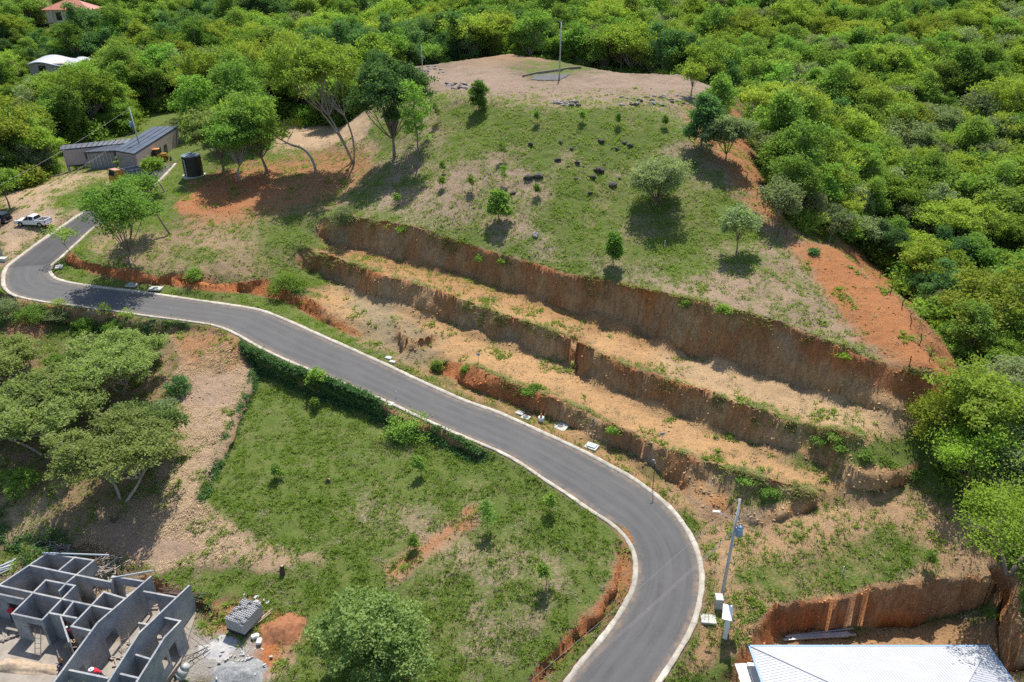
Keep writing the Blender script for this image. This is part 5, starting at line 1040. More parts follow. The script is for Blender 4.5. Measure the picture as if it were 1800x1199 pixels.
for a, b in ((c01, c11), (c00, c10), (c00, c01), (c10, c11)):
    a, b = Vector(a), Vector(b); d = (b - a).normalized(); w = d.cross(Vector((0, 0, 1))); s = 1 if w.dot((a + b) / 2) > 0 else -1; MB().box(((a + b) / 2 + w * s * .09 + Vector((0, 0, -.06))), ((b - a).length + .36, .14, .14), math.atan2(d.y, d.x)).build('gutter', M_GUT, o)
for (x0, y0, x1, y1) in ((-hx + .7, -hy + .7, hx - .7, -hy + .7), (-hx + .7, hy - .7, hx - .7, hy - .7), (-hx + .7, -hy + .7, -hx + .7, hy - .7), (hx - .7, -hy + .7, hx - .7, hy - .7)):
    MB().box(((x0 + x1) / 2, (y0 + y1) / 2, ez / 2 - .1), (abs(x1 - x0) + .2, abs(y1 - y0) + .2, ez - .1)).build('wall', M_CREAM, o)
# shed with loose sheets
sp_ = at(1322, 1192); o = empty('tin_shed', (sp_.x - .6, sp_.y - 1.3, sp_.z)); tag(o, 'small shed of loose white and rusty metal sheets beside the white roof', 'shed')
M_RUST = simple('stained_white_sheet', (.62, .60, .57), .6, .35, 1.5)
for i, (x, y, z, r, w) in enumerate(((-.6, .2, 1.75, .05, 1.0), (.35, .25, 1.80, -.04, .95), (-.1, -1.0, 1.7, .1, 2.0))): MB().box((x, y, z), (w, 2.2, .03), r, .06, .03 * i).build('roof_sheet', M_RUST, o)
for x, y in ((-.9, -.9), (.8, -.9), (-.9, 1.), (.8, 1.)): MB().box((x, y, .85), (.08, .08, 1.75)).build('post', M_WOOD, o)
MB().box((.8, -.4, 1.0), (.03, 1.1, 1.3)).build('tarp', simple('blue_tarp', (.06, .13, .34), .6, .15, 2.), o)
sticks('steel_sections', 1440, 1121, 11, 6.4, .28, 'bundle of long grey steel sections on the floor of the pit', 'steel sections', M_STEEL, .10, .03, 12, .12, .14)
# ---------------------------------------------------------------- meter pillar, box, slab cover
p = at(1275, 1113); o = empty('meter_pillar', p, -.30); tag(o, 'tall white meter pillar with flat overhanging top beside the utility pole', 'meter pillar'); MB().box((0, 0, 1.2), (.34, 1.45, 2.4)).build('pillar', M_WHITE, o, .015); MB().box((-.12, 0, 2.46), (.85, 1.8, .10)).build('cap', M_WHITE, o, .015)
MB().box((-.22, .2, 1.5), (.10, .4, .5)).build('meter_box', M_STEEL, o, .01)
p = at(1262, 1066); o = empty('concrete_box', p, -.1); tag(o, 'grey concrete junction box at the foot of the utility pole', 'box'); MB().box((0, 0, .55), (.62, .75, 1.2)).build('body', M_CONC, o, .02); MB().box((0, 0, 1.18), (.72, .85, .07)).build('lid', M_CONC, o, .01)
def slab(px, py, sx, sy, rz, label, n=1, cover=None, name='concrete_slab', h=.09, cat='slab'):
    p = at(px, py); p.z = max(p.z, float(ground(p.x, p.y))) ; o = empty(name, p, rz); w = sx / n
    for i in range(n): MB().box((-sx / 2 + w * (i + .5), 0, h / 2 + .02), (w - .03, sy, h + .14)).build('panel', M_CONC, o, .012)
    if cover == 'round': MB().cyl((0, 0, h + .085), (0, 0, h + .12), .34, .34, 20).build('cover', simple('iron_cover', (.10, .10, .11), .6, .2, 4.), o)
    if cover == 'plate': MB().box((0, 0, h + .15), (sx * .72, sy * .62, .10), .02).build('cover', simple('steel_plate', (.25, .29, .34), .4, .15, 4., metal=.4), o, .01)
    tag(o, label, cat); return o
slab(1245, 1090, 1.35, 1.0, -.12, 'two panel concrete cover slab between kerb and meter pillar', 2); slab(985, 751, 1.75, 1.5, -.55, 'square concrete slab with a round iron manhole cover by the lowest cut', 1, 'round', 'manhole_slab'); slab(1040, 786, 1.5, 1.2, -.55, 'concrete frame with a grey steel plate cover at the kerb', 1, 'plate', 'inspection_cover')
slab(914, 727, 1.0, .75, -.5, 'small pale concrete lid beside the kerb uphill of the white bin', 1); slab(924, 735, 1.1, .8, -.5, 'small concrete lid with dark centre beside the kerb', 1, 'round'); slab(683, 630, .9, .6, -.4, 'pale concrete lid set in the grass verge by the gap between the cuts', 1); slab(690, 637, .9, .5, -.4, 'second pale concrete lid in the verge by the gap between the cuts', 1)
slab(104, 470, 1.0, 1.5, .35, 'white concrete cover on the grass inside the road bend', 1); slab(274, 508, 1.9, 1.2, -.1, 'sandy concrete slab with round cover below the left roadside cut', 1, 'round', 'manhole_slab'); slab(232, 502, 1.5, 1.0, -.1, 'dark framed concrete box below the left roadside cut', 1, 'plate', 'inspection_cover'); slab(685, 711, 1.0, .8, -.45, 'pale concrete lid behind the light green bush at the kerb', 1)
p = at(951, 741); o = empty('white_bin', p); tag(o, 'white bin with an orange marker standing at the foot of the lowest cut', 'bin'); MB().cyl((0, 0, 0), (0, 0, .62), .27, .36, 16).build('bucket', M_WHITE, o, 0, True); q = MB(); q.cyl((0, 0, .6), (0, 0, .95), .16, .12, 12); q.cyl((0, 0, .95), (0, 0, 1.12), .12, .06, 12); q.build('marker', M_ORG, o, 0, True); MB().cyl((.42, 0, 0), (.42, 0, 1.1), .025, .025, 8).build('stake', M_STEEL, o)
# ---------------------------------------------------------------- utility poles
def pole(p, h, label, lean=(0, 0), trans=None, lamp=None, arm=False, group=None, r=.17):
    o = empty('utility_pole', p); L = Vector((lean[0], lean[1], h)); q = MB(); q.cyl((0, 0, -.5), L, r, r * .55, 12); q.build('shaft', M_POLE, o, 0, True)
    if trans is not None:
        c = L * trans[0]; d = Vector(trans[1]); k = c + d * .48; t_ = MB(); t_.cyl(k + Vector((0, 0, -.5)), k + Vector((0, 0, .45)), .29, .29, 14); t_.cyl(k + Vector((0, 0, .45)), k + Vector((0, 0, .58)), .29, .12, 14); tb = t_.build('transformer', M_BLUE, o, 0, True)
        for s in (-.12, .12): MB().cyl(k + Vector((s, 0, .5)), k + Vector((s, 0, .8)), .04, .03, 8).build('bushing', M_DARK, tb)
        MB().box(c + d * .2, (.12, .12, .5)).build('bracket', M_STEEL, o)
    if lamp is not None:
        c = L * lamp[0]; e = c + Vector(lamp[1]); MB().path(bez(c, c + Vector(lamp[1]) * .5 + Vector((0, 0, .35)), e, 7), .035, 6).build('lamp_arm', M_STEEL, o); MB().box(e + Vector(lamp[1]).normalized() * .25, (.62, .24, .10), math.atan2(lamp[1][1], lamp[1][0])).build('lamp_head', M_STEEL, o, .03)
    for z in (.985, .95) if arm else (.985,): MB().cyl(L * z + Vector((-.16, 0, 0)), L * z + Vector((-.16, 0, .22)), .045, .03, 8).build('insulator', M_LAMP, o); MB().box(L * z + Vector((-.08, 0, 0)), (.2, .06, .06)).build('bracket', M_STEEL, o)
    tag(o, label, 'utility pole', group); return o
pb = at(1268, 1052); zt_ = 11.0; P1 = pole(pb, zt_, 'concrete utility pole with blue transformer and street lamp arm beside the road', (.35, .6), (.715, (.75, -.65, 0)), (.77, (-1.5, .3, .9)))
top1 = pb + Vector((.35, .6, zt_)); 
pe = Vector(atz(705, 1392, 5.4)); p2b = Vector((pe.x, pe.y, float(ground(pe.x, pe.y)))); pole(p2b, pe.z - p2b.z + .3, 'concrete utility pole standing on the lower lot behind the drone', (0, 0))
def wire(a, b, sag, label, r=.013, group=None):
    t = np.linspace(0, 1, 22)[:, None]; P = np.array(a)[None] * (1 - t) + np.array(b)[None] * t; P[:, 2] -= (4 * sag * t * (1 - t))[:, 0]; oo = MB().path(P, r, 5).build('power_line', M_WIRE); tag(oo, label, 'power line', group)
M_WIRE = simple('aluminium_wire', (.24, .21, .21), .6, .1, 2.)
wire(top1 + Vector((-.16, 0, -.05)), pe + Vector((-.1, 0, .3)), .5, 'upper single power line from the pole top across the road')
for k in range(3): wire(pb + Vector((.35, .6, zt_)) * .70 + Vector((-.15, 0, -.22 * k)), pe + Vector((.1, 0, -2.2 - .16 * k)), .6, 'one of three parallel power lines below the transformer', .013, 'three parallel power lines')
pc = at(254, 288); hL = 10.6; tl = Vector((-.5, 0, hL)); pole(pc, hL, 'concrete utility pole with transformer in front of the dark roofed house', (-.5, 0), (.72, (-.9, -.4, 0)))
wl = Vector(atz(-60, 356, 21.0)); wire(pc + tl + Vector((0, 0, -.1)), wl, .5, 'power line running left from the pole at the dark roofed house', .02); 
for k in range(2): wire(pc + tl * .62 + Vector((0, 0, -.3 * k)), Vector(atz(60, 345, 16.5 - .3 * k)), .3, 'one of two low service lines by the dark roofed house', .014, 'two low service lines')
pole(at(4, 452), 10, 'utility pole on a concrete block at the outer road bend', (-.3, 0), r=.2); slab(6, 458, 1.2, 1.0, 0, 'concrete footing block of the pole at the outer road bend', 1, None, 'footing', .35, 'footing')
pole(at(983, 139), 10.8, 'tall slim utility pole beside the asphalt patch on the hilltop pad', (.1, 0), r=.16); pole(at(692, 122), 7.6, 'slim pole at the back left edge of the hilltop pad', (-.2, 0), r=.14); pole(at(743, 128), 5.6, 'short slim pole on the left of the hilltop pad', (0, 0), r=.12)
# lamp on the kerb, marker signs
p = at(1147, 860); o = empty('garden_lamp', p); tag(o, 'thin dark lamp post with curved white head at the kerb below the cut', 'lamp post'); MB().cyl((0, 0, 0), (0, 0, 3.4), .045, .035, 8).build('post', M_DARK, o); MB().path(bez((0, 0, 3.35), (0, -.05, 3.9), (-.35, -.1, 3.95), 7), .05, 6).build('lamp_head', M_WHITE, o)
for px, py, l in ((841, 637, 'small blue sign on a stake above the red end of the lowest cut'), (1163, 778, 'small blue sign on a stake on the second terrace')):
    p = at(px, py); o = empty('lot_sign', p); tag(o, l, 'sign'); MB().cyl((0, 0, 0), (0, 0, 1.1), .03, .03, 6).build('stake', M_WOOD, o); MB().box((0, 0, 1.15), (.45, .03, .32)).build('board', M_BLUE, o)
for px, py in ((303, 553), (697, 700), (1480, 1010), (638, 920), (1095, 345), (1168, 435)):
    p = at(px, py); tag(MB().cyl(p + Vector((0, 0, -.1)), p + Vector((0, 0, 1.0)), .04, .04, 8).build('survey_stake', M_WHITE), 'thin white survey stake standing in the grass', 'stake', 'white survey stakes')
# ---------------------------------------------------------------- fence posts on the ridge
fp_ = [(1312, 318), (1330, 348), (1345, 372), (1362, 395), (1367, 416), (1382, 413), (1400, 418), (1443, 420), (1467, 424), (1492, 446), (1512, 452), (1546, 490), (1564, 520), (1586, 545), (1600, 575), (1616, 606), (1633, 636), (1597, 646), (1649, 675)]
for i, (px, py) in enumerate(fp_):
    p = at(px, py); R = np.random.default_rng(i); h = R.uniform(.9, 1.6); q = MB(); q.path(np.array(p) + np.array([[0, 0, -.3], [R.normal() * .05, R.normal() * .05, h * .5], [R.normal() * .12, R.normal() * .1, h]]), .05, 6); tag(q.build('fence_post', M_DKWOOD), 'crooked dark wooden fence post along the ridge edge', 'fence post', 'fence posts along the ridge')
# ---------------------------------------------------------------- long dark roofed house
o = empty('long_house', (*atz(190, 290, 15.)[:2], 15.)); tag(o, 'long low house with charcoal metal roofs and mauve walls by the forest', 'building'); O3 = np.array(o.location)
def wing(quad, zr, wallm, zb=-.9, slope=(0, 0, 0, 0), inset=.55, th=.28, sp=.9):
    P = [np.array(atz(px, py, z)) - O3 for (px, py), z in zip(quad, zr)]
    q = MB(); q.add([p for p in P] + [p - np.array([0, 0, th]) for p in P], [(0, 1, 2, 3), (7, 6, 5, 4), (0, 4, 5, 1), (1, 5, 6, 2), (2, 6, 7, 3), (3, 7, 4, 0)]); rf = q.build('roof', M_SLATE, o)
    a = (P[1] - P[0]); n = int(np.linalg.norm(a) / sp); rb = MB()
    for i in range(1, n): A = P[0] + (P[1] - P[0]) * i / n; B = P[3] + (P[2] - P[3]) * i / n; rb.path([A + [0, 0, .03], B + [0, 0, .03]], .05, 4)
    rb.build('seam', M_SLATE, rf)
    C_ = sum(P) / 4; W = [p + (C_ - p) / np.linalg.norm((C_ - p)[:2]) * inset for p in P]; out = []
    for i in range(4):
        A, B = W[i], W[(i + 1) % 4]; q = MB(); d = (B - A)[:2]; d = d / np.linalg.norm(d); n_ = np.array([-d[1], d[0]]) * .1
        q.prism([A[:2] - n_, B[:2] - n_, B[:2] + n_, A[:2] + n_], zb, [A[2] - th, B[2] - th, B[2] - th, A[2] - th]); q.build('wall', wallm, o); out.append((A, B))
    return out
wl_ = wing([(104, 263), (222, 251.5), (232, 243), (107, 255.5)], (18.2, 18.2, 18.8, 18.8), M_PLASTER, zb=-.2); wf = wing([(146, 267.5), (200, 264.5), (226, 253), (186, 257)], (17.9, 18.0, 18.1, 18.1), M_CLAD); wr = wing([(200, 264), (235.5, 270), (313, 221), (268, 223)], (18.6, 18.6, 19.4, 19.4), M_PLASTER, sp=1.2)
def onwall(seg, t0, t1, z0, z1, name, mat, push=.16):
    A, B = seg; d = (B - A)[:2]; L = np.linalg.norm(d); d = d / L; n = np.array([d[1], -d[0]]); mid = (A + B)[:2] / 2
    if n @ (CAMP[:2] - (mid + O3[:2])) < 0: n = -n
    a = A[:2] + d * L * t0 + n * push; b = A[:2] + d * L * t1 + n * push; MB().prism([a - n * .04, b - n * .04, b + n * .04, a + n * .04], z0, z1).build(name, mat, o)
onwall(wl_[0], .33, .40, .9, 2.4, 'window', M_GLASS); onwall(wl_[0], .0, .98, -.2, .0, 'beam', M_DARK)
for k in range(7): onwall(wf[0], .03 + k * .14, .05 + k * .14, -.8, 2.4, 'batten', M_STEEL, .18)
onwall(wr[0], .05, .95, -.9, 2.7, 'cladding', M_CLAD); onwall(wr[1], .30, .52, -.6, 2.3, 'opening', M_DARK); onwall(wr[1], .60, .66, -.5, 2.2, 'door', M_GLASS)  # dark panel on the wall stands in for the shade inside an opening
for f_ in (.02, .3, .6): 
    A, B = wl_[0]; q = A + (B - A) * f_; MB().box((q[0], q[1], -1.6), (.35, .35, 3.2)).build('stilt', M_CONC, o)
# palms by the wall
def palm(px, py, h, label):
    p = at(px, py); oo = empty('small_palm', p); MB().cyl((0, 0, -.1), (0, 0, h * .5), .07, .05, 8).build('stem', M_WOOD, oo); V, F = [], []
    R = np.random.default_rng(int(px))
    for k in range(9):
        a = k * .7; d = np.array([math.cos(a), math.sin(a), 0]); P = bez((0, 0, h * .5), d * h * .3 + np.array([0, 0, h * .95]), d * h * .62 + np.array([0, 0, h * .55]), 6); s = np.cross(d, [0, 0, 1]) * .16
        for i in range(5):
            b = len(V); w0, w1 = (1 - abs(i / 5 - .4)), (1 - abs((i + 1) / 5 - .4)); V += [P[i] - s * w0, P[i] + s * w0, P[i + 1] + s * w1, P[i + 1] - s * w1]; F.append((b, b + 1, b + 2, b + 3))
    m = npmesh('frond', np.array(V), F, LEAF['bright']); setattr_(m, 'tone', np.full(len(V), .6)); link('frond', m, parent=oo); tag(oo, label, 'palm')
palm(221, 296, 3.2, 'small palm in front of the grey cladding of the long house'); palm(211, 298, 2.2, 'smaller palm at the corner of the long house')
bush(145, 297, 1.4, 2.2, 'round green shrub in front of the mauve wall of the long house', 'mid')
# ---------------------------------------------------------------- water tank
p = at(342, 309); o = empty('water_tank', p); o.scale = (.9, .9, .9); tag(o, 'large black cylindrical water tank with grey lid and white pipe', 'water tank'); MB().cyl((0, 0, -.3), (0, 0, .18), 2.3, 2.3, 28).build('plinth', M_CONC, o)
q = MB(); q.cyl((0, 0, .18), (0, 0, 4.1), 1.85, 1.85, 36); [q.cyl((0, 0, .6 + k * .7), (0, 0, .68 + k * .7), 1.88, 1.88, 36) for k in range(5)]; q.build('shell', M_BLACK, o); q = MB(); q.cyl((0, 0, 4.1), (0, 0, 4.22), 1.9, 1.9, 36); q.cyl((0, 0, 4.22), (0, 0, 4.65), 1.85, .5, 36); q.cyl((0, 0, 4.65), (0, 0, 4.75), .5, .5, 20); q.build('lid', simple('grey_tank_lid', (.17, .21, .25), .5, .15, 2.), o)
MB().path([(-.75, -1.95, .2), (-.75, -1.95, 3.5), (-1.0, -1.75, 3.7)], .07, 8).build('pipe', M_WHITE, o)
# ---------------------------------------------------------------- vehicles
def wheel(o, x, y, r, w, rim=M_STEEL):
    t = MB(); t.cyl((x, y - w / 2, r), (x, y + w / 2, r), r, r, 18); to = t.build('wheel', M_RUB, o, .02); MB().cyl((x, y - w / 2 - .012, r), (x, y + w / 2 + .012, r), r * .58, r * .58, 14).build('rim', rim, to)
def pickup(p, rz, paint, label, suv=False):
    o = empty('suv' if suv else 'pickup_truck', p, rz); W = .93; q = MB()
    low = [(-2.65, .45), (-2.66, 1.05), (-1.1, 1.08), (.95, 1.08), (2.2, .98), (2.58, .85), (2.62, .42), (2.05, .40), (1.95, .70), (1.60, .86), (1.25, .70), (1.15, .38), (-1.25, .38), (-1.35, .70), (-1.70, .86), (-2.05, .70), (-2.15, .42)]
    q.side(low, -W, W); b = q.build('body', paint, o, .035)
    x0 = -2.55 if suv else -.95; cab = [(x0, 1.07), (x0 + .12, 1.72), (.15, 1.76), (1.1, 1.07)]; q = MB(); n = len(cab); V = [(x, s * (W - .02 - (.17 if z > 1.3 else 0)), z) for s in (-1, 1) for x, z in cab]; q.add(V, [(0, 1, 2, 3), (7, 6, 5, 4), (0, 4, 5, 1), (1, 5, 6, 2), (2, 6, 7, 3), (3, 7, 4, 0)]); c = q.build('cab', paint, o, .04)
    for s in (-1, 1):
        yb_, yt = s * (W - .025), s * (W - .165)
        for a0, a1, b0, b1 in ((x0 + .25, -.0, x0 + .30, .0), (.08, .88, .08, .22)):
            q = MB(); q.add([(a0, yb_ * 1.012, 1.13), (a1, yb_ * 1.012, 1.13), (b1, yt * 1.012, 1.66), (b0, yt * 1.012, 1.66)], [(0, 1, 2, 3)]); q.build('side_window', M_GLASS, c)
    q = MB(); q.add([(1.06, -W + .12, 1.13), (1.06, W - .12, 1.13), (.24, W - .24, 1.735), (.24, -W + .24, 1.735)], [(0, 1, 2, 3)]); [setattr(v, 'x', v.x) for v in []]; w_ = q.build('windscreen', M_GLASS, c); w_.location = (.03, 0, .02)
    q = MB(); q.add([(x0 - .012, -W + .14, 1.18), (x0 - .012, W - .14, 1.18), (x0 + .10, W - .25, 1.66), (x0 + .10, -W + .25, 1.66)], [(0, 1, 2, 3)]); w_ = q.build('rear_window', M_GLASS, c); w_.location = (-.015, 0, 0)
    if not suv: MB().box((-1.82, 0, 1.083), (1.5, 1.6, .05)).build('bed_floor', M_DARK, o); [MB().box((-1.82, s * .87, 1.13), (1.62, .12, .12)).build('bed_rail', paint, o, .02) for s in (-1, 1)]; MB().box((-2.6, 0, 1.13), (.12, 1.86, .12)).build('tailgate', paint, o, .02)
    else:
        [MB().path([(-2.2, s * .7, 1.78), (-.1, s * .7, 1.80)], .03, 6).build('roof_rail', M_STEEL, o) for s in (-1, 1)]; t = MB(); t.cyl((-2.9, 0, 1.0), (-2.68, 0, 1.0), .36, .36, 18); t.build('spare_wheel', M_RUB, o, .02)
    for x in (1.6, -1.7):
        for s in (-1, 1): wheel(o, x, s * .82, .40, .26)
    for s in (-1, 1): MB().box((2.5, s * .68, .86), (.16, .36, .15)).build('headlight', M_LAMP, o, .02); MB().box((-2.66, s * .82, .88), (.06, .16, .30)).build('tail_light', M_RED, o); MB().box((.75, s * 1.03, 1.18), (.12, .18, .14)).build('mirror', M_DARK, o, .02)
    MB().box((2.6, 0, .55), (.12, 1.8, .22)).build('front_bumper', M_DARK, o, .02); MB().box((-2.7, 0, .52), (.12, 1.7, .16)).build('rear_bumper', M_STEEL, o, .02); MB().box((2.64, 0, .78), (.04, .9, .2)).build('grille', M_DARK, o); tag(o, label, 'car' if suv else 'pickup'); return o
M_CARW = simple('white_car_paint', (.80, .80, .82), .22, .03, 1., spec=.5); M_CARD = simple('dark_blue_car_paint', (.04, .05, .08), .2, .05, 1., spec=.5)
pickup(at(60, 396), PI - .10, M_CARW, 'white double cab pickup parked on the gravel by the road'); pickup(at(-8, 392), PI - .15, M_CARD, 'dark sport utility vehicle with spare wheel parked beside the white pickup', True); person(at(2, 400), 1.2, LB, 'person in pale blue shirt standing behind the dark vehicle', 'stand', None, cloth('tan_shorts', (.35, .2, .12)))
def dump(p, rz):
    o = empty('dump_truck', p, rz); q = MB(); q.side([(2.2, .6), (2.2, 1.7), (2.5, 2.7), (3.6, 2.7), (3.9, 1.7), (3.95, .6)], -1.1, 1.1); c = q.build('cab', M_YEL, o, .05); MB().box((3.05, 0, 2.74), (1.1, 2.0, .1)).build('cab_roof', simple('pinkish_red', (.42, .2, .16), .5, .1, 2.), c); q = MB(); q.add([(3.93, -.9, 1.75), (3.93, .9, 1.75), (3.68, .9, 2.6), (3.68, -.9, 2.6)], [(0, 1, 2, 3)]); q.build('windscreen', M_GLASS, c)
    MB().box((-.4, 0, .75), (6.0, .9, .3)).build('chassis', M_DARK, o); q = MB(); q.box((-.7, 0, 1.15), (5.0, 2.4, .1)); q.box((-.7, 1.2, 1.75), (5.0, .08, 1.2)); q.box((-.7, -1.2, 1.75), (5.0, .08, 1.2)); q.box((1.8, 0, 1.9), (.08, 2.4, 1.5)); q.box((-3.2, 0, 1.75), (.08, 2.4, 1.2)); b = q.build('dump_bed', simple('grey_blue_bed', (.13, .15, .18), .6, .2, 2.), o)
    for s in (-1, 1):
        for k in range(6): MB().box((-2.9 + k * .9, s * 1.27, 1.75), (.1, .08, 1.2)).build('bed_rib', M_STEEL, b)
    for x in (-2.3, -1.2, 3.0):
        for s in (-1, 1): wheel(o, x, s * .95, .5, .35, M_YEL)
    tag(o, 'yellow dump truck with ribbed grey bed parked on the road by the long house', 'truck')
dump(at(236, 318), PI + .95)
def backhoe(p, rz):
    o = empty('backhoe_loader', p, rz); MB().box((.4, 0, 1.1), (3.0, 1.0, .7)).build('chassis', M_YEL, o, .05); MB().box((1.6, 0, 1.55), (1.3, .9, .6)).build('bonnet', M_YEL, o, .06)
    for x in (-.85, .65):
        for s in (-1, 1): MB().box((x, s * .72, 2.1), (.09, .09, 1.5)).build('cab_post', M_DARK, o)
    MB().box((-.1, 0, 2.9), (1.9, 1.75, .14)).build('cab_roof', M_ORG, o, .04); MB().box((-.2, 0, 1.5), (.6, .6, .6)).build('seat', M_BLACK, o, .04)
    for s in (-1, 1): wheel(o, -.7, s * .95, .75, .5, M_YEL); wheel(o, 1.9, s * .85, .48, .35, M_YEL); MB().path([(.6, s * .6, 1.6), (2.2, s * .6, 1.3), (3.0, s * .6, .5)], .11, 6).build('loader_arm', M_YEL, o)
    q = MB(); q.side([(2.9, .15), (3.7, .1), (3.2, .35), (3.1, .95), (2.9, .9)], -1.1, 1.1); q.build('front_bucket', M_DARK, o); MB().path([(-1.3, 0, 1.2), (-2.6, 0, 3.0)], .17, 6).build('boom', M_DARK, o); MB().path([(-2.6, 0, 3.0), (-3.6, 0, 1.5)], .13, 6).build('dipper', M_DARK, o); q = MB(); q.side([(-3.9, 1.5), (-3.4, 1.5), (-3.2, .9), (-3.6, .75), (-4.0, 1.0)], -.35, .35); q.build('rear_bucket', M_DARK, o); tag(o, 'yellow backhoe loader with orange cab roof in front of the long house', 'backhoe')
backhoe(at(278, 284), .35); bpy.data.objects['backhoe_loader'].scale = (.8, .8, .85)
# ---------------------------------------------------------------- far houses in the forest
def villa(px, py, dz, w, d, h, label, roofm, wallm, style):
    p = at(px, py, dz); p = Vector((p.x, p.y, p.z)); o = empty('villa' if style == 'hip' else 'flat_roofed_house', p, .08); tag(o, label, 'building'); b = dz - h * .75
    MB().box((0, 0, b / 2 + h / 2 - .5), (w, d, b + h + 1)).build('wall', wallm, o); z = b + h
    if style == 'hip':
        q = MB(); e = .9; q.add([(-w / 2 - e, -d / 2 - e, z), (w / 2 + e, -d / 2 - e, z), (w / 2 + e, d / 2 + e, z), (-w / 2 - e, d / 2 + e, z), (-w / 2 + d / 2, 0, z + 2.6), (w / 2 - d / 2, 0, z + 2.6)], [(0, 1, 5, 4), (1, 2, 5), (2, 3, 4, 5), (3, 0, 4), (3, 2, 1, 0)]); r = q.build('roof', roofm, o)
        t = MB()
        for i in range(int((w + 2 * e) / .5)):
            x = -w / 2 - e + (i + .5) * .5; y1 = -d / 2 - e; f_ = min(1, min(x + w / 2 + e, w / 2 + e - x) / (d / 2 + e)); t.path([(x, y1, z + .05), (x, y1 + (d / 2 + e) * f_, z + .05 + 2.6 * f_)], .09, 4)
        t.build('tile_row', roofm, r)
        for x in (-.22, .02, .24): MB().box((x * w, -d / 2 - .03, b + h * .45), (1.6, .12, 2.3)).build('window', M_GLASS, o)
        for x in (-.35, -.1, .13, .38): MB().box((x * w, -d / 2 - .75, b + h * .45), (.3, .3, h)).build('column', wallm, o)
        MB().box((0, -d / 2 - .5, b - .1), (w, 1.2, .25)).build('balcony', wallm, o)
    else:
        for k, (x, ww, zz, dd) in enumerate(((-w * .22, w * .55, 0, d), (w * .28, w * .45, -.6, d * 1.1))):
            n = 12; P = [(-ww / 2 + ww * i / (n - 1), .5 * math.sin(i / (n - 1) * 5 + k)) for i in range(n)]; q = MB(); q.add([(x + a, -dd / 2 - .6, z + zz + c) for a, c in P] + [(x + a, dd / 2 + .6, z + zz + c + .9) for a, c in P] + [(x + a, -dd / 2 - .6, z + zz + c - .25) for a, c in P] + [(x + a, dd / 2 + .6, z + zz + c + .65) for a, c in P], [(i, i + 1, n + i + 1, n + i) for i in range(n - 1)] + [(2 * n + i + 1, 2 * n + i, 3 * n + i, 3 * n + i + 1) for i in range(n - 1)] + [(i + 1, i, 2 * n + i, 2 * n + i + 1) for i in range(n - 1)]); q.build('roof', roofm, o)
        for x in (-.3, .05, .3): MB().box((x * w, -d / 2 - .03, b + h * .5), (1.8, .12, 1.6)).build('window', M_GLASS, o)
villa(130, 21, 7.5, 13., 9., 3.4, 'cream villa with a red clay tile roof among the forest trees', M_TILE, M_CREAM, 'hip'); villa(120, 113, 6., 17., 8., 2.6, 'white house with a wavy pale roof among the forest trees', M_WROOF, M_PLASTER, 'flat')
# ---------------------------------------------------------------- hilltop: asphalt patch and guard wall
A = [at(933, 141), at(984, 142), at(1003, 130), at(942, 132)]; n_ = 9; V, F = [], []
for i in range(n_):
    for j in range(n_):
        q = A[0].lerp(A[1], i / (n_ - 1)).lerp(A[3].lerp(A[2], i / (n_ - 1)), j / (n_ - 1)); V.append((q.x, q.y, float(ground(q.x, q.y)) + .12))
        if i < n_ - 1 and j < n_ - 1: F.append((i * n_ + j, (i + 1) * n_ + j, (i + 1) * n_ + j + 1, i * n_ + j + 1))
ame = npmesh('road', V, F, rme.materials[0], True); setattr_(ame, 'across', np.full(len(V), 3.)); setattr_(ame, 'along', np.arange(len(V)) * .3); tag(link('road', ame), kind='structure')
M_GW = simple('brown_guard_wall', (.25, .19, .15), .9, .2, 1.5); gw = [at(918, 136), at(945, 130), at(975, 126), at(1000, 122), at(1022, 120)]; o = empty('guard_wall', gw[0]); tag(o, 'long low brown guard wall behind the asphalt patch on the hilltop', 'wall')
for a_, b_ in zip(gw[:-1], gw[1:]): d = b_ - a_; MB().prism([(a_ - gw[0])[:2], (b_ - gw[0])[:2], ((b_ - gw[0]).x, (b_ - gw[0]).y + .35), ((a_ - gw[0]).x, (a_ - gw[0]).y + .35)], [a_.z - gw[0].z - .3, b_.z - gw[0].z - .3, b_.z - gw[0].z - .3, a_.z - gw[0].z - .3], [a_.z - gw[0].z + .42, b_.z - gw[0].z + .42, b_.z - gw[0].z + .42, a_.z - gw[0].z + .42]).build('panel', M_GW, o)
# ---------------------------------------------------------------- boulders
def rockmesh(sd):
    b = bmesh.new(); bmesh.ops.create_icosphere(b, subdivisions=2, radius=1.); R = np.random.default_rng(sd); off = R.random(3) * 9
    for v in b.verts:
        c = v.co.copy(); k = 1 + .34 * float(vnoise(np.array([c.x * 1.3 + off[0]]), np.array([c.y * 1.3 + off[1]]), np.array([c.z * 1.3 + off[2]]), sd)[0]) + .12 * float(vnoise(np.array([c.x * 3.3]), np.array([c.y * 3.3]), np.array([c.z * 3.3]), sd + 5)[0]); v.co = Vector((c.x * k, c.y * k * .8, c.z * k * .62))
    m = bpy.data.meshes.new('boulder'); b.to_mesh(m); b.free(); return m
M_ROCKD = simple('dark_rock', (.075, .065, .06), .9, .3, 2., bmp=.5); M_ROCKG = simple('grey_rock', (.26, .235, .22), .9, .3, 2., bmp=.5)
RK = [rockmesh(s) for s in range(5)]; RKG = [m.copy() for m in RK]; [m.materials.append(M_ROCKD) for m in RK]; [m.materials.append(M_ROCKG) for m in RKG]
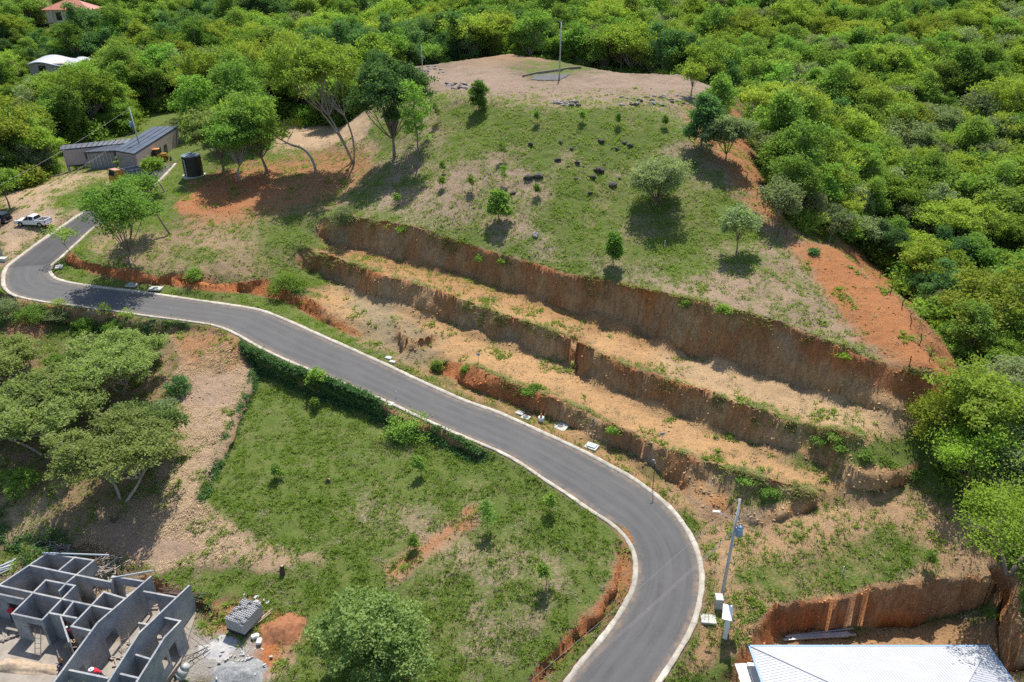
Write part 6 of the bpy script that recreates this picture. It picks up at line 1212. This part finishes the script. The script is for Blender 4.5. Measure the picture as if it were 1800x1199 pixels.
def rock(px, py, s, dark, label, group):
    o = link('boulder', random.choice(RK if dark else RKG)); p = at(px, py); o.location = p + Vector((0, 0, s * .2)); o.scale = (s * random.uniform(.8, 1.2), s, s * random.uniform(.7, 1.1)); o.rotation_euler = (random.uniform(-.3, .3), random.uniform(-.3, .3), random.random() * 6); tag(o, label, 'boulder', group)
for px, py, s in ((1057, 250, .75), (1097, 252, .5), (1108, 257, .55), (1085, 263, .5), (933, 255, .6), (980, 282, .5), (1015, 287, .45), (1053, 300, .8), (1042, 312, .55), (1012, 315, .4), (1077, 327, .8), (1090, 314, .35), (1037, 340, .4), (902, 340, .5), (1062, 290, .3), (1005, 262, .4), (1300, 360, .3), (1327, 375, .3), (765, 185, .5), (985, 250, .4)): rock(px, py, s, True, 'dark boulder lying on the grassy hillside', 'dark boulders on the hillside')
rock(930, 314, .8, True, 'paired dark boulder in the middle of the hillside', 'paired dark boulders'); rock(947, 312, .85, True, 'paired dark boulder in the middle of the hillside', 'paired dark boulders'); rock(941, 414, .55, False, 'large grey boulder just above the top cut', None)
for k in range(26): rock(785 + random.random() * 38, 146 + random.random() * 12, random.uniform(.25, .6), random.random() < .3, 'grey rock in the stone pile at the left of the hilltop pad', 'left rock pile on the pad')
for k in range(24): rock(970 + random.random() * 48, 178 + random.random() * 9, random.uniform(.25, .6), random.random() < .3, 'grey rock in the stone pile on the middle of the pad rim', 'middle rock pile on the pad rim')
for k in range(60): rock(1090 + random.random() * 190, 168 + random.random() * 18 + 0, random.uniform(.2, .55), random.random() < .3, 'grey rock along the right stony rim of the pad', 'rocks along the right pad rim')
for k in range(14): rock(735 + random.random() * 50, 116 + random.random() * 14, random.uniform(.25, .5), False, 'grey rock on the gravel at the back left of the pad', 'rocks at the back of the pad')
# stumps
for px, py, l in ((497, 1008, 'charred brown stump standing in the lower grass lot'), (577, 848, 'low cut stump in the lower grass lot'), (200, 915, 'dark hollow stump under the flat topped tree')):
    p = at(px, py); o = empty('stump', p); V, F = [], []; tube([(0, 0, -.2), (.02, 0, .4), (.05, .03, .95 if py == 1008 else .45)], .3, .18, 9, V, F); V = np.vstack(V); V[:, :2] *= (1 + .25 * vnoise(V[:, 0] * 4, V[:, 1] * 4, V[:, 2] * 3, 3))[:, None]; link('trunk', npmesh('trunk', V, F, M_DKWOOD, True), parent=o); MB().cyl((.05, .03, .42), (.05, .03, .46 if py != 1008 else .97), .17, .15, 9).build('cut_face', M_WOOD, o); tag(o, l, 'stump')
# ---------------------------------------------------------------- clods and stones on the cuts and bare ground
def clods(n, wmap, s0, s1, name, label, seed, squash=.7):
    R = np.random.default_rng(seed); w = (wmap * np.outer(np.gradient(GY), np.gradient(GX)) * (YY > 37) * (YY < 150) * (DR - HW > .7) * (VPX > -40) * (VPX < 1840) * (VPY < 1240)).ravel(); k = R.choice(w.size, n, p=w / w.sum())
    c = np.stack([PX_.ravel()[k], PY_.ravel()[k], ZB.ravel()[k]], 1) + R.uniform(-.5, .5, (n, 3)) * [STEP, STEP, .05]
    base = np.array([[1, 0, 0], [0, 1, 0], [-1, 0, 0], [0, -1, 0], [0, 0, 1], [0, 0, -1]], float); fc = np.array([[0, 1, 4], [1, 2, 4], [2, 3, 4], [3, 0, 4], [1, 0, 5], [2, 1, 5], [3, 2, 5], [0, 3, 5]])
    s = (s0 + (s1 - s0) * R.random(n) ** 3)[:, None, None]; V = base[None] * (1 + R.normal(size=(n, 6, 1)) * .3) + R.normal(size=(n, 6, 3)) * .2; a = R.random(n) * 6.28; ca, sa = np.cos(a)[:, None], np.sin(a)[:, None]
    V = np.stack([V[..., 0] * ca - V[..., 1] * sa, V[..., 0] * sa + V[..., 1] * ca, V[..., 2] * squash], -1) * s + c[:, None]
    me = npmesh(name, V.reshape(-1, 3), (fc[None] + np.arange(n)[:, None, None] * 6).reshape(-1, 3), M_CLOD); setattr_(me, 'soil', np.repeat(np.clip(RGBv.reshape(-1, 3)[k] * R.uniform(.8, 1.15, (n, 1)), .02, 1), 6, 0), 'FLOAT_COLOR'); tag(link(name, me), label, 'soil', kind='stuff')
M_CLOD, t_, b__ = nodemat('clod_soil'); t_.links.new(N(t_, 'ShaderNodeAttribute', attribute_name='soil').outputs['Color'], b__.inputs['Base Color']); b__.inputs['Roughness'].default_value = .95; b__.inputs['Specular IOR Level'].default_value = .1
clods(12000, CF * (1 + 3 * (fbm(XX * .3, YY * .3, o=2, seed=91) > .05)) + 2.2 * (DTOE < 1.0), .04, .20, 'soil_clods', 'crumbled soil clods on the faces and feet of the cuts', 11)
clods(9000, ((VEG < .3) & (CL < .3)) * (.3 + (fbm(XX * .25, YY * .25, o=3, seed=93) > .1)), .03, .16, 'stones', 'small loose stones on the bare ground', 12, .6)
